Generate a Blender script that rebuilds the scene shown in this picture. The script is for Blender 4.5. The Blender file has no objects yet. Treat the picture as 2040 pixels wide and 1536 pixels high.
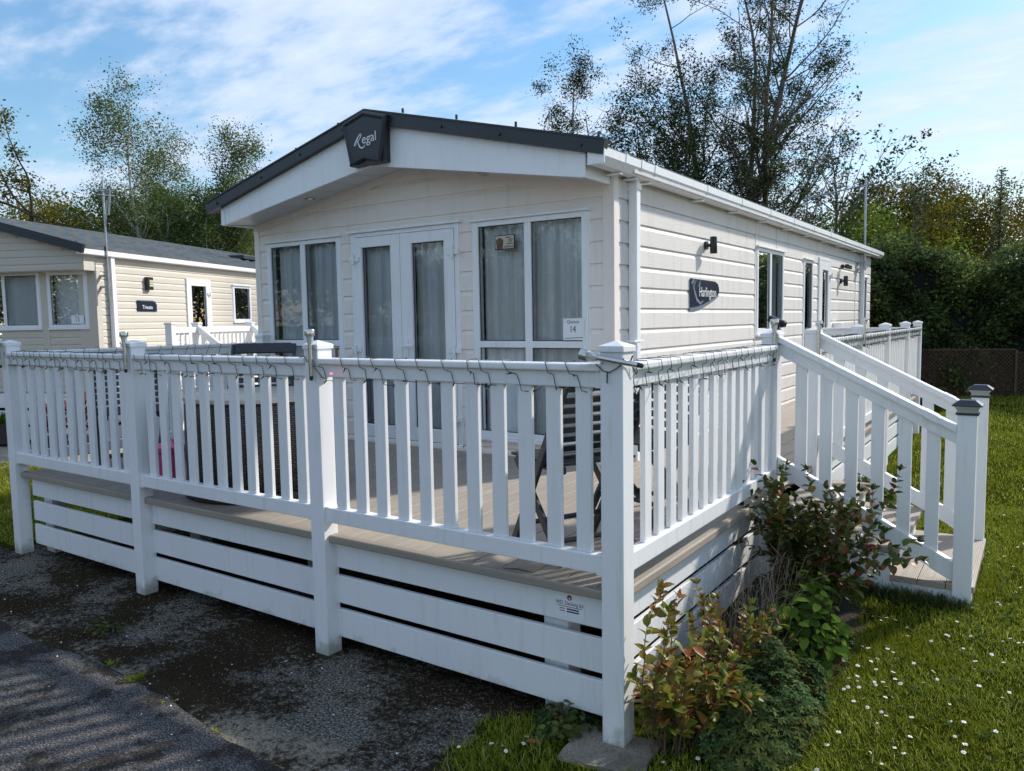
import bpy, bmesh, math, random
import numpy as np
from mathutils import Vector, Matrix
R = math.radians
SC = bpy.context.scene
COL = SC.collection
rnd = random.Random(7)
# ---------------------------------------------------------------- camera
YAW, PITCH, ROLL = R(34.30), R(-4.78), R(-0.93)
CP = Vector((1.215, -2.475, 1.60))
fwd = Vector((-math.sin(YAW)*math.cos(PITCH), math.cos(YAW)*math.cos(PITCH), math.sin(PITCH)))
rt0 = Vector((math.cos(YAW), math.sin(YAW), 0)); up0 = rt0.cross(fwd)
rt = math.cos(ROLL)*rt0 + math.sin(ROLL)*up0
up = -math.sin(ROLL)*rt0 + math.cos(ROLL)*up0
cam = bpy.data.objects.new('camera', bpy.data.cameras.new('camera')); COL.objects.link(cam)
m = Matrix((rt, up, -fwd)).transposed().to_4x4(); m.translation = CP
cam.matrix_world = m
cam.data.sensor_width = 36; cam.data.lens = 36*1543/2040; cam.data.clip_start = .05; cam.data.clip_end = 3000
SC.camera = cam
# ---------------------------------------------------------------- sun and sky
SUN = Vector((0.63, 1.27, 1.0)).normalized()
ld = bpy.data.lights.new('sun', 'SUN'); ld.energy = 4.0; ld.angle = R(2.4); ld.color = (1.0, .95, .87)
sun = bpy.data.objects.new('sun', ld); COL.objects.link(sun)
sun.rotation_euler = SUN.to_track_quat('Z', 'Y').to_euler(); sun.location = (10, 12, 20)
W = bpy.data.worlds.new("World"); SC.world = W; W.use_nodes = True
nt = W.node_tree; nt.nodes.clear()
def wn(t, **k):
    n = nt.nodes.new(t)
    for a, b in k.items(): setattr(n, a, b)
    return n
out = wn('ShaderNodeOutputWorld'); bg = wn('ShaderNodeBackground'); bg.inputs[1].default_value = 0.15
sky = wn('ShaderNodeTexSky', sky_type='NISHITA'); sky.sun_disc = False
sky.sun_elevation = math.asin(SUN.z); sky.sun_rotation = math.atan2(SUN.x, SUN.y); sky.air_density = 1.3; sky.dust_density = .6; sky.ozone_density = 2.2
tc = wn('ShaderNodeTexCoord'); sep = wn('ShaderNodeSeparateXYZ'); nt.links.new(tc.outputs['Generated'], sep.inputs[0])
def mth(op, a, b=None, c=None):
    n = wn('ShaderNodeMath', operation=op)
    for i, v in enumerate((a, b, c)):
        if v is None: continue
        if isinstance(v, (int, float)): n.inputs[i].default_value = v
        else: nt.links.new(v, n.inputs[i])
    return n.outputs[0]
zz = mth('ADD', mth('MAXIMUM', sep.outputs[2], 0.0), .16)
cmb = wn('ShaderNodeCombineXYZ')
nt.links.new(mth('DIVIDE', sep.outputs[0], zz), cmb.inputs[0]); nt.links.new(mth('DIVIDE', sep.outputs[1], zz), cmb.inputs[1])
mp = wn('ShaderNodeMapping'); mp.inputs['Rotation'].default_value = (0, 0, R(25)); mp.inputs['Scale'].default_value = (.62, 1.15, 1); mp.inputs['Location'].default_value = (3.1, 1.4, 0)
nt.links.new(cmb.outputs[0], mp.inputs[0])
n1 = wn('ShaderNodeTexNoise'); n1.inputs['Scale'].default_value = 1.9; n1.inputs['Detail'].default_value = 10; n1.inputs['Roughness'].default_value = .56; n1.inputs['Distortion'].default_value = .25
n2 = wn('ShaderNodeTexNoise'); n2.inputs['Scale'].default_value = 8; n2.inputs['Detail'].default_value = 9; n2.inputs['Roughness'].default_value = .6
nt.links.new(mp.outputs[0], n1.inputs[0]); nt.links.new(mp.outputs[0], n2.inputs[0])
mix = mth('ADD', mth('MULTIPLY', n1.outputs[0], .66), mth('MULTIPLY', n2.outputs[0], .34))
rmp = wn('ShaderNodeValToRGB'); rmp.color_ramp.elements[0].position = .435; rmp.color_ramp.elements[1].position = .545
rmp.color_ramp.interpolation = 'B_SPLINE'
nt.links.new(mix, rmp.inputs[0])
# thin milky veil everywhere, thicker cloud where the ramp is high
fac = mth('ADD', mth('MULTIPLY', rmp.outputs[0], .86), .06)
cc = wn('ShaderNodeValToRGB'); cc.color_ramp.elements[0].position = .4; cc.color_ramp.elements[1].position = .72
cc.color_ramp.elements[0].color = (3.1, 3.9, 5.3, 1); cc.color_ramp.elements[1].color = (5.0, 5.45, 6.15, 1)
nt.links.new(mix, cc.inputs[0])
hs = wn('ShaderNodeHueSaturation'); hs.inputs['Saturation'].default_value = 1.38; hs.inputs['Value'].default_value = .92
nt.links.new(sky.outputs[0], hs.inputs['Color'])
mx = wn('ShaderNodeMixRGB'); nt.links.new(fac, mx.inputs[0]); nt.links.new(hs.outputs[0], mx.inputs[1]); nt.links.new(cc.outputs[0], mx.inputs[2])
nt.links.new(mx.outputs[0], bg.inputs[0]); nt.links.new(bg.outputs[0], out.inputs[0])
SC.view_settings.view_transform = 'Standard'; SC.view_settings.look = 'None'; SC.view_settings.exposure = 0.34; SC.view_settings.gamma = 1
SC.view_settings.use_curve_mapping = False
SC.cycles.max_bounces = 8; SC.cycles.transparent_max_bounces = 12; SC.cycles.diffuse_bounces = 4; SC.cycles.glossy_bounces = 3
SC.cycles.caustics_reflective = False; SC.cycles.caustics_refractive = False

# ---------------------------------------------------------------- materials
MATS = {}
class NT:
    def __init__(s, name):
        s.m = bpy.data.materials.new(name); s.m.use_nodes = True; s.t = s.m.node_tree
        s.b = s.t.nodes['Principled BSDF']; s.o = s.t.nodes['Material Output']
    def n(s, t, **k):
        x = s.t.nodes.new(t)
        for a, b in k.items(): setattr(x, a, b)
        return x
    def l(s, a, b): s.t.links.new(a, b)
    def coord(s, kind='Object', scale=(1, 1, 1), rot=(0, 0, 0)):
        c = s.n('ShaderNodeTexCoord'); p = s.n('ShaderNodeMapping'); p.inputs['Scale'].default_value = scale; p.inputs['Rotation'].default_value = rot
        s.l(c.outputs[kind], p.inputs[0]); return p.outputs[0]
    def noise(s, vec, sc, det=4, ro=.55, dist=0):
        x = s.n('ShaderNodeTexNoise'); x.inputs['Scale'].default_value = sc; x.inputs['Detail'].default_value = det; x.inputs['Roughness'].default_value = ro; x.inputs['Distortion'].default_value = dist
        s.l(vec, x.inputs['Vector']); return x.outputs[0]
    def ramp(s, fac, stops):
        x = s.n('ShaderNodeValToRGB'); e = x.color_ramp.elements
        e[0].position, e[0].color = stops[0][0], (*stops[0][1], 1); e[1].position, e[1].color = stops[-1][0], (*stops[-1][1], 1)
        for p, c in stops[1:-1]:
            q = e.new(p); q.color = (*c, 1)
        s.l(fac, x.inputs[0]); return x.outputs[0]
    def mix(s, f, a, b, mode='MIX'):
        x = s.n('ShaderNodeMixRGB'); x.blend_type = mode
        for i, v in ((0, f), (1, a), (2, b)):
            if isinstance(v, (int, float)): x.inputs[i].default_value = v
            elif isinstance(v, tuple): x.inputs[i].default_value = (*v, 1)
            else: s.l(v, x.inputs[i])
        return x.outputs[0]
    def math(s, op, a, b=None):
        x = s.n('ShaderNodeMath', operation=op)
        for i, v in ((0, a), (1, b)):
            if v is None: continue
            if isinstance(v, (int, float)): x.inputs[i].default_value = v
            else: s.l(v, x.inputs[i])
        return x.outputs[0]
    def bump(s, h, st=.3, d=.01, nrm=None):
        x = s.n('ShaderNodeBump'); x.inputs['Strength'].default_value = st; x.inputs['Distance'].default_value = d; s.l(h, x.inputs['Height'])
        if nrm is not None: s.l(nrm, x.inputs['Normal'])
        s.l(x.outputs[0], s.b.inputs['Normal']); return x.outputs[0]
def g3(v): return (v, v, v)
def plain(name, col, rough=.5, metal=0, var=.12, vs=6, bump=0, bs=60, spec=.5):
    k = NT(name); v = k.coord()
    f = k.noise(v, vs, 5, .6)
    lo = tuple(c*(1-var) for c in col); hi = tuple(min(1, c*(1+var)) for c in col)
    k.l(k.ramp(f, [(.3, lo), (.7, hi)]), k.b.inputs['Base Color'])
    k.b.inputs['Roughness'].default_value = rough; k.b.inputs['Metallic'].default_value = metal; k.b.inputs['Specular IOR Level'].default_value = spec
    if bump: k.bump(k.noise(v, bs, 3), bump, .003)
    MATS[name] = k.m; return k.m
# white pvc of posts and rails with dirt splashed up from the ground
def mk_pvc(name, col, splash):
    k = NT(name); v = k.coord(); geo = k.n('ShaderNodeNewGeometry'); sp = k.n('ShaderNodeSeparateXYZ'); k.l(geo.outputs['Position'], sp.inputs[0])
    f = k.noise(v, 3.0, 5, .6)
    c = k.ramp(f, [(.3, tuple(x*.95 for x in col)), (.7, col)])
    st = k.noise(k.coord(scale=(9, 9, .8)), 3, 5, .65)           # faint rain streaks
    c = k.mix(k.math('MULTIPLY', k.ramp(st, [(.54, g3(0)), (.75, g3(1))]), .26), c, (.40, .42, .33))
    if splash:
        h = k.math('SUBTRACT', .21, sp.outputs[2]); h = k.math('MULTIPLY', h, 1.5)
        d = k.noise(v, 160, 2, .5); dd = k.math('ADD', d, h)
        sm = k.ramp(dd, [(.86, g3(0)), (.95, g3(1))])
        c = k.mix(k.math('MULTIPLY', sm, .6), c, (.10, .08, .05))
        lo = k.math('ADD', k.noise(v, 14, 4, .6), k.math('MULTIPLY', k.math('SUBTRACT', .10, sp.outputs[2]), 4.0))
        c = k.mix(k.math('MULTIPLY', k.ramp(lo, [(.55, g3(0)), (.85, g3(1))]), .6), c, (.20, .21, .12))
    k.l(c, k.b.inputs['Base Color']); k.b.inputs['Roughness'].default_value = .34
    k.bump(k.noise(v, 25, 3), .06, .004)
    MATS[name] = k.m
mk_pvc('pvc', (.83, .83, .83), True); mk_pvc('frame_white', (.86, .87, .88), False)
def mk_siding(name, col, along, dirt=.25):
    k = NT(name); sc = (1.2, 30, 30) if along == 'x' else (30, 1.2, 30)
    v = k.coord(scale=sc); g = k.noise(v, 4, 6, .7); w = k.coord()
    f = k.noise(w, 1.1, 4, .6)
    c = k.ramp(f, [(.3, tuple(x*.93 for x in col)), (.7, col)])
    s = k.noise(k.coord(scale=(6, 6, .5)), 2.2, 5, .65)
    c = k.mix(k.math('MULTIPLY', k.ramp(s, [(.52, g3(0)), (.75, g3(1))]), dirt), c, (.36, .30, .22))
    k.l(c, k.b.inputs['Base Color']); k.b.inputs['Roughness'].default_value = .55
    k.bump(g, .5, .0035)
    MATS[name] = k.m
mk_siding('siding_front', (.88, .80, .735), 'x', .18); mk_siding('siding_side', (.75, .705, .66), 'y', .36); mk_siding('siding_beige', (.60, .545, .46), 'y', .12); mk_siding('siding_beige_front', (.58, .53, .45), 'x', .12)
plain('anthracite', (.020, .024, .030), .42, 0, .2, 4, .15)
plain('navy_plaque', (.012, .018, .038), .3)
plain('plastic_black', (.016, .017, .020), .38, 0, .25, 20)
plain('chair_black', (.024, .027, .032), .45, 0, .35, 30, .15, 90)
plain('lettering', (.75, .77, .78), .5, 0, .02)
plain('ink', (.01, .01, .015), .6)
plain('ink_red', (.28, .02, .03), .6)
plain('ink_green', (.02, .09, .06), .6)
plain('paper', (.80, .82, .84), .7, 0, .03)
plain('swoosh', (.16, .19, .25), .4)
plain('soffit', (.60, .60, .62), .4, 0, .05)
plain('steel', (.62, .60, .56), .25, 1, .12, 30)
plain('galvanised', (.42, .44, .46), .4, 1, .15, 15)
plain('pink_plastic', (.70, .10, .28), .4, 0, .15, 5)
plain('stone_top', (.52, .47, .38), .4, 0, .14, 5)
plain('void', (.006, .006, .007), .9)
plain('lamp_glow_pane', (.72, .66, .46), .35)
plain('bark_grey', (.15, .13, .105), .9, 0, .4, 14, .6, 40)
plain('bark_dark', (.085, .072, .058), .9, 0, .4, 14, .6, 40)
plain('bark_birch', (.50, .48, .44), .8, 0, .35, 9, .3, 30)
plain('stem_brown', (.13, .075, .05), .8, 0, .3, 20)
plain('dry_stem', (.20, .165, .13), .9, 0, .3, 20)
plain('petal', (.84, .84, .82), .6, 0, .04)
plain('pollen', (.75, .50, .04), .7)
plain('cable', (.012, .022, .018), .5)
plain('bulb_clear', (.35, .37, .38), .2)
plain('pot_black', (.02, .02, .021), .5, 0, .3, 12)
plain('lattice_wood', (.085, .050, .030), .8, 0, .3, 10)
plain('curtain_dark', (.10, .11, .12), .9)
# solar clear plastic
k = NT('clear_plastic'); k.b.inputs['Base Color'].default_value = (.78, .82, .80, 1); k.b.inputs['Roughness'].default_value = .18
k.b.inputs['Transmission Weight'].default_value = .55; MATS['clear_plastic'] = k.m
k = NT('red_bulb'); k.b.inputs['Base Color'].default_value = (.9, .05, .08, 1); k.b.inputs['Emission Color'].default_value = (1, .08, .12, 1); k.b.inputs['Emission Strength'].default_value = 4; MATS['red_bulb'] = k.m
# window glass: see-through with mirror reflections growing at grazing angles
def mk_glass(name, tint, gl):
    k = NT(name); t = k.n('ShaderNodeBsdfTransparent'); t.inputs[0].default_value = (*tint, 1)
    g = k.n('ShaderNodeBsdfGlossy'); g.inputs['Roughness'].default_value = .015; g.inputs[0].default_value = (1, 1, 1, 1)
    bn = k.n('ShaderNodeBump'); bn.inputs['Strength'].default_value = .12; bn.inputs['Distance'].default_value = .004
    k.l(k.noise(k.coord(), 2.2, 2), bn.inputs['Height']); k.l(bn.outputs[0], g.inputs['Normal'])
    fr = k.n('ShaderNodeFresnel'); fr.inputs[0].default_value = 1.5
    f = k.math('ADD', k.math('MULTIPLY', fr.outputs[0], .95), gl)
    mx = k.n('ShaderNodeMixShader'); k.l(f, mx.inputs[0]); k.l(t.outputs[0], mx.inputs[1]); k.l(g.outputs[0], mx.inputs[2]); k.l(mx.outputs[0], k.o.inputs[0])
    MATS[name] = k.m
mk_glass('glass', (.93, .97, .98), .03)
k = NT('net_curtain'); d = k.n('ShaderNodeBsdfDiffuse'); tr = k.n('ShaderNodeBsdfTranslucent'); tp = k.n('ShaderNodeBsdfTransparent')
v = k.coord(scale=(1, 1, 1)); cc_ = k.ramp(k.noise(v, 3, 4), [(.3, (.84, .86, .88)), (.7, (.93, .94, .95))])
k.l(cc_, d.inputs[0]); k.l(cc_, tr.inputs[0])
m1 = k.n('ShaderNodeMixShader'); m1.inputs[0].default_value = .12; k.l(d.outputs[0], m1.inputs[1]); k.l(tr.outputs[0], m1.inputs[2])
m2 = k.n('ShaderNodeMixShader'); m2.inputs[0].default_value = .02; k.l(m1.outputs[0], m2.inputs[1]); k.l(tp.outputs[0], m2.inputs[2]); k.l(m2.outputs[0], k.o.inputs[0]); MATS['net_curtain'] = k.m
# composite decking
def mk_deck(name, ax, col=(.36, .305, .245)):
    k = NT(name); v = k.coord(); isl = k.n('ShaderNodeNewGeometry')
    sc = (26, 1.2, 26) if ax == 'y' else (1.2, 26, 26)
    g = k.noise(k.coord(scale=sc), 3, 6, .7); b = k.noise(v, 1.6, 5, .6)
    c = k.ramp(g, [(.3, tuple(x*.78 for x in col)), (.7, tuple(x*1.15 for x in col))])
    c = k.mix(k.math('MULTIPLY', k.ramp(b, [(.42, g3(0)), (.62, g3(1))]), .35), c, (.26, .235, .20))
    c = k.mix(k.math('MULTIPLY', isl.outputs['Random Per Island'], .22), c, (.20, .17, .14))
    k.l(c, k.b.inputs['Base Color']); k.b.inputs['Roughness'].default_value = .6
    wv = k.n('ShaderNodeTexWave', bands_direction='X' if ax == 'y' else 'Y'); wv.inputs['Scale'].default_value = 34; wv.inputs['Distortion'].default_value = 0
    k.l(v, wv.inputs[0]); k.bump(k.math('ADD', wv.outputs['Fac'], k.math('MULTIPLY', g, .7)), .35, .002)
    MATS[name] = k.m
mk_deck('deck_y', 'y'); mk_deck('deck_x', 'x', (.33, .28, .225))
# roof of pressed tile sheets
k = NT('roof_tile'); v = k.coord(); k.b.inputs['Roughness'].default_value = .6
c = k.ramp(k.noise(v, 5, 5, .6), [(.3, (.045, .055, .06)), (.7, (.10, .115, .12))]); k.l(c, k.b.inputs['Base Color']); MATS['roof_tile'] = k.m
# wicker
k = NT('wicker'); uv = k.n('ShaderNodeTexCoord'); br = k.n('ShaderNodeTexBrick'); k.l(uv.outputs['UV'], br.inputs[0])
br.inputs['Color1'].default_value = (.060, .048, .042, 1); br.inputs['Color2'].default_value = (.125, .10, .088, 1); br.inputs['Mortar'].default_value = (.006, .005, .005, 1)
br.inputs['Scale'].default_value = 1; br.inputs['Mortar Size'].default_value = .0035; br.inputs['Brick Width'].default_value = .034; br.inputs['Row Height'].default_value = .013; br.inputs['Mortar Smooth'].default_value = .6
k.l(br.outputs[0], k.b.inputs['Base Color']); k.b.inputs['Roughness'].default_value = .35
iv = k.math('SUBTRACT', 1, br.outputs['Fac']); k.bump(iv, 1, .006); MATS['wicker'] = k.m
# ground materials
def mk_ground():
    k = NT('mossy_concrete'); v = k.coord(); 
    vo = k.n('ShaderNodeTexVoronoi'); vo.inputs['Scale'].default_value = 150; k.l(v, vo.inputs[0])
    st = k.ramp(k.math('MULTIPLY', vo.outputs['Distance'], 1.0), [(.15, (.30, .28, .24)), (.6, (.07, .065, .055))])
    big = k.noise(v, 1.2, 6, .62, .2); fine = k.noise(v, 30, 4, .75)
    grey = k.ramp(k.noise(v, 90, 3, .7), [(.38, (.022, .020, .017)), (.50, (.14, .13, .115)), (.64, (.60, .56, .50))])
    c = k.mix(.30, grey, st)
    buff = k.ramp(k.noise(v, 110, 3, .7), [(.35, (.17, .14, .10)), (.7, (.60, .53, .42))])
    geo = k.n('ShaderNodeNewGeometry'); sp = k.n('ShaderNodeSeparateXYZ'); k.l(geo.outputs['Position'], sp.inputs[0])
    # worn buff strip beside the asphalt edge
    yy = k.math('ADD', sp.outputs[1], k.math('MULTIPLY', k.noise(v, 3.2, 5, .6), .34))
    strip = k.ramp(yy, [(-.50+.0, g3(1)), (-.36, g3(0))]) if False else None
    e = k.math('MULTIPLY', k.math('ADD', yy, .36), -11.0); e2 = k.n('ShaderNodeClamp'); k.l(e, e2.inputs[0])
    c = k.mix(k.math('MULTIPLY', e2.outputs[0], .85), c, buff)
    mo = k.math('ADD', k.math('MULTIPLY', big, .66), k.math('MULTIPLY', fine, .34))
    mask = k.ramp(mo, [(.448, g3(0)), (.50, g3(1))])
    moss = k.ramp(k.noise(v, 60, 4, .8), [(.3, (.005, .004, .002)), (.75, (.060, .040, .020))])
    c = k.mix(k.math('MULTIPLY', mask, .93), c, moss)
    k.l(c, k.b.inputs['Base Color']); k.b.inputs['Roughness'].default_value = 1; k.b.inputs['Specular IOR Level'].default_value = .0
    h = k.math('ADD', k.math('MULTIPLY', mask, .5), k.noise(v, 120, 4, .8)); k.bump(h, .9, .012); MATS['mossy_concrete'] = k.m
    k = NT('asphalt'); v = k.coord(); vo = k.n('ShaderNodeTexVoronoi'); vo.inputs['Scale'].default_value = 190; k.l(v, vo.inputs[0])
    a = k.ramp(vo.outputs['Color'], [(.2, (.030, .028, .027)), (.75, (.15, .142, .138))])
    n = k.ramp(k.noise(v, 130, 3, .8), [(.40, (.020, .018, .017)), (.53, (.105, .098, .094)), (.66, (.50, .48, .45))])
    c = k.mix(.6, a, n)
    pm = k.ramp(k.noise(v, 3.4, 7, .78, .3), [(.50, g3(0)), (.57, g3(1))])
    c = k.mix(k.math('MULTIPLY', pm, .75), c, k.ramp(k.noise(v, 70, 4, .8), [(.35, (.008, .007, .005)), (.7, (.050, .042, .034))]))
    k.l(c, k.b.inputs['Base Color']); k.b.inputs['Roughness'].default_value = 1; k.b.inputs['Specular IOR Level'].default_value = 0; k.bump(k.noise(v, 150, 4, .8), .6, .006); MATS['asphalt'] = k.m
    k = NT('paving_slab'); v = k.coord(); n = k.noise(v, 140, 4, .8)
    c = k.ramp(n, [(.35, (.13, .115, .09)), (.6, (.33, .29, .23)), (.8, (.50, .46, .40))])
    c = k.mix(k.math('MULTIPLY', k.ramp(k.noise(v, 7, 5, .7), [(.48, g3(0)), (.65, g3(1))]), .6), c, (.07, .065, .045))
    k.l(c, k.b.inputs['Base Color']); k.b.inputs['Roughness'].default_value = .95; k.bump(n, .8, .006); MATS['paving_slab'] = k.m
    k = NT('buff_gravel'); v = k.coord(); n = k.noise(v, 26, 6, .8)
    c = k.ramp(n, [(.35, (.20, .165, .13)), (.65, (.48, .42, .35))])
    c = k.mix(k.math('MULTIPLY', k.ramp(k.noise(k.coord(scale=(2, 5, 1)), 2, 5, .7), [(.5, g3(0)), (.66, g3(1))]), .6), c, (.13, .10, .08))
    k.l(c, k.b.inputs['Base Color']); k.b.inputs['Roughness'].default_value = .95; k.bump(n, .8, .01); MATS['buff_gravel'] = k.m
    k = NT('lawn_soil'); v = k.coord(); n = k.noise(v, 40, 5, .8); b = k.noise(v, .9, 5, .6)
    c = k.ramp(n, [(.3, (.014, .020, .004)), (.6, (.045, .060, .008)), (.8, (.11, .095, .025))])
    c = k.mix(k.math('MULTIPLY', b, .5), c, (.065, .072, .010))
    k.l(c, k.b.inputs['Base Color']); k.b.inputs['Roughness'].default_value = 1; k.b.inputs['Specular IOR Level'].default_value = 0; k.bump(n, 1, .03); MATS['lawn_soil'] = k.m
    k = NT('bed_soil'); v = k.coord(); n = k.noise(v, 50, 5, .8)
    k.l(k.ramp(n, [(.3, (.012, .009, .006)), (.7, (.07, .05, .032))]), k.b.inputs['Base Color']); k.b.inputs['Roughness'].default_value = 1; k.bump(n, 1, .03); MATS['bed_soil'] = k.m
mk_ground()
def mk_leaf(name, stops, trans=.35, rough=.6, patch=0, patchcol=None, spec=.15):
    k = NT(name); g = k.n('ShaderNodeNewGeometry'); c = k.ramp(g.outputs['Random Per Island'], stops)
    if patch: c = k.mix(k.math('MULTIPLY', k.ramp(k.noise(k.coord(), patch, 3), [(.45, g3(0)), (.62, g3(1))]), .7), c, patchcol)
    k.l(c, k.b.inputs['Base Color']); k.b.inputs['Roughness'].default_value = rough; k.b.inputs['Specular IOR Level'].default_value = spec
    t = k.n('ShaderNodeBsdfTranslucent'); k.l(c, t.inputs[0]); mx = k.n('ShaderNodeMixShader'); mx.inputs[0].default_value = trans
    if spec > .2: k.l(k.b.outputs[0], mx.inputs[1])
    else:
        df = k.n('ShaderNodeBsdfDiffuse'); k.l(c, df.inputs[0]); k.l(df.outputs[0], mx.inputs[1])
    k.l(t.outputs[0], mx.inputs[2]); k.l(mx.outputs[0], k.o.inputs[0]); MATS[name] = k.m
mk_leaf('leaf_dark', [(0, (.022, .036, .014)), (.5, (.045, .065, .026)), (.9, (.10, .115, .060)), (1, (.18, .17, .11))], .25, .4)
mk_leaf('leaf_birch', [(0, (.055, .085, .022)), (.5, (.10, .145, .040)), (1, (.19, .22, .085))], .4)
mk_leaf('leaf_oak', [(0, (.070, .080, .010)), (.5, (.15, .15, .018)), (1, (.26, .20, .035))], .4, .5, .35, (.12, .085, .015))
mk_leaf('leaf_yellow', [(0, (.13, .11, .04)), (.5, (.22, .18, .07)), (1, (.34, .26, .12))], .4)
mk_leaf('leaf_autumn', [(0, (.045, .065, .010)), (.4, (.095, .11, .015)), (.75, (.16, .145, .022)), (1, (.24, .16, .03))], .3, .5, .5, (.19, .115, .02))
mk_leaf('leaf_lime', [(0, (.07, .11, .014)), (.5, (.13, .20, .025)), (1, (.26, .33, .06))], .4)
mk_leaf('leaf_hedge', [(0, (.045, .070, .030)), (.5, (.10, .145, .05)), (.85, (.17, .23, .06)), (1, (.30, .36, .10))], .45, .35, 1.3, (.045, .070, .042))
mk_leaf('leaf_hyper', [(0, (.075, .125, .014)), (.5, (.18, .225, .026)), (.74, (.28, .21, .035)), (.9, (.34, .13, .04)), (1, (.34, .07, .04))], .35, .4, 9, (.20, .12, .03), .3)
mk_leaf('leaf_hyper_dark', [(0, (.032, .060, .013)), (.62, (.095, .130, .022)), (.85, (.18, .13, .03)), (.96, (.28, .08, .03)), (1, (.34, .025, .04))], .25, .4, 9, (.05, .06, .015), .3)
mk_leaf('leaf_geranium', [(0, (.022, .045, .018)), (.5, (.050, .095, .034)), (.85, (.10, .16, .06)), (1, (.19, .20, .07))], .3, .5, 8, (.10, .11, .03))
mk_leaf('leaf_nettle', [(0, (.04, .075, .014)), (.6, (.09, .16, .025)), (1, (.19, .27, .04))], .35)
mk_leaf('leaf_cordyline', [(0, (.10, .02, .015)), (.6, (.20, .055, .03)), (1, (.40, .24, .14))], .2)
mk_leaf('grass_blade', [(0, (.10, .145, .016)), (.35, (.20, .265, .028)), (.8, (.36, .385, .045)), (.93, (.46, .42, .11)), (1, (.58, .50, .24))], .4, .8, 2.2, (.19, .205, .016), 0)
mk_leaf('leaf_weed', [(0, (.03, .055, .015)), (.6, (.065, .11, .03)), (1, (.13, .19, .07))], .3)
mk_leaf('dead_leaf', [(0, (.16, .07, .03)), (1, (.34, .16, .06))], .2)

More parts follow.
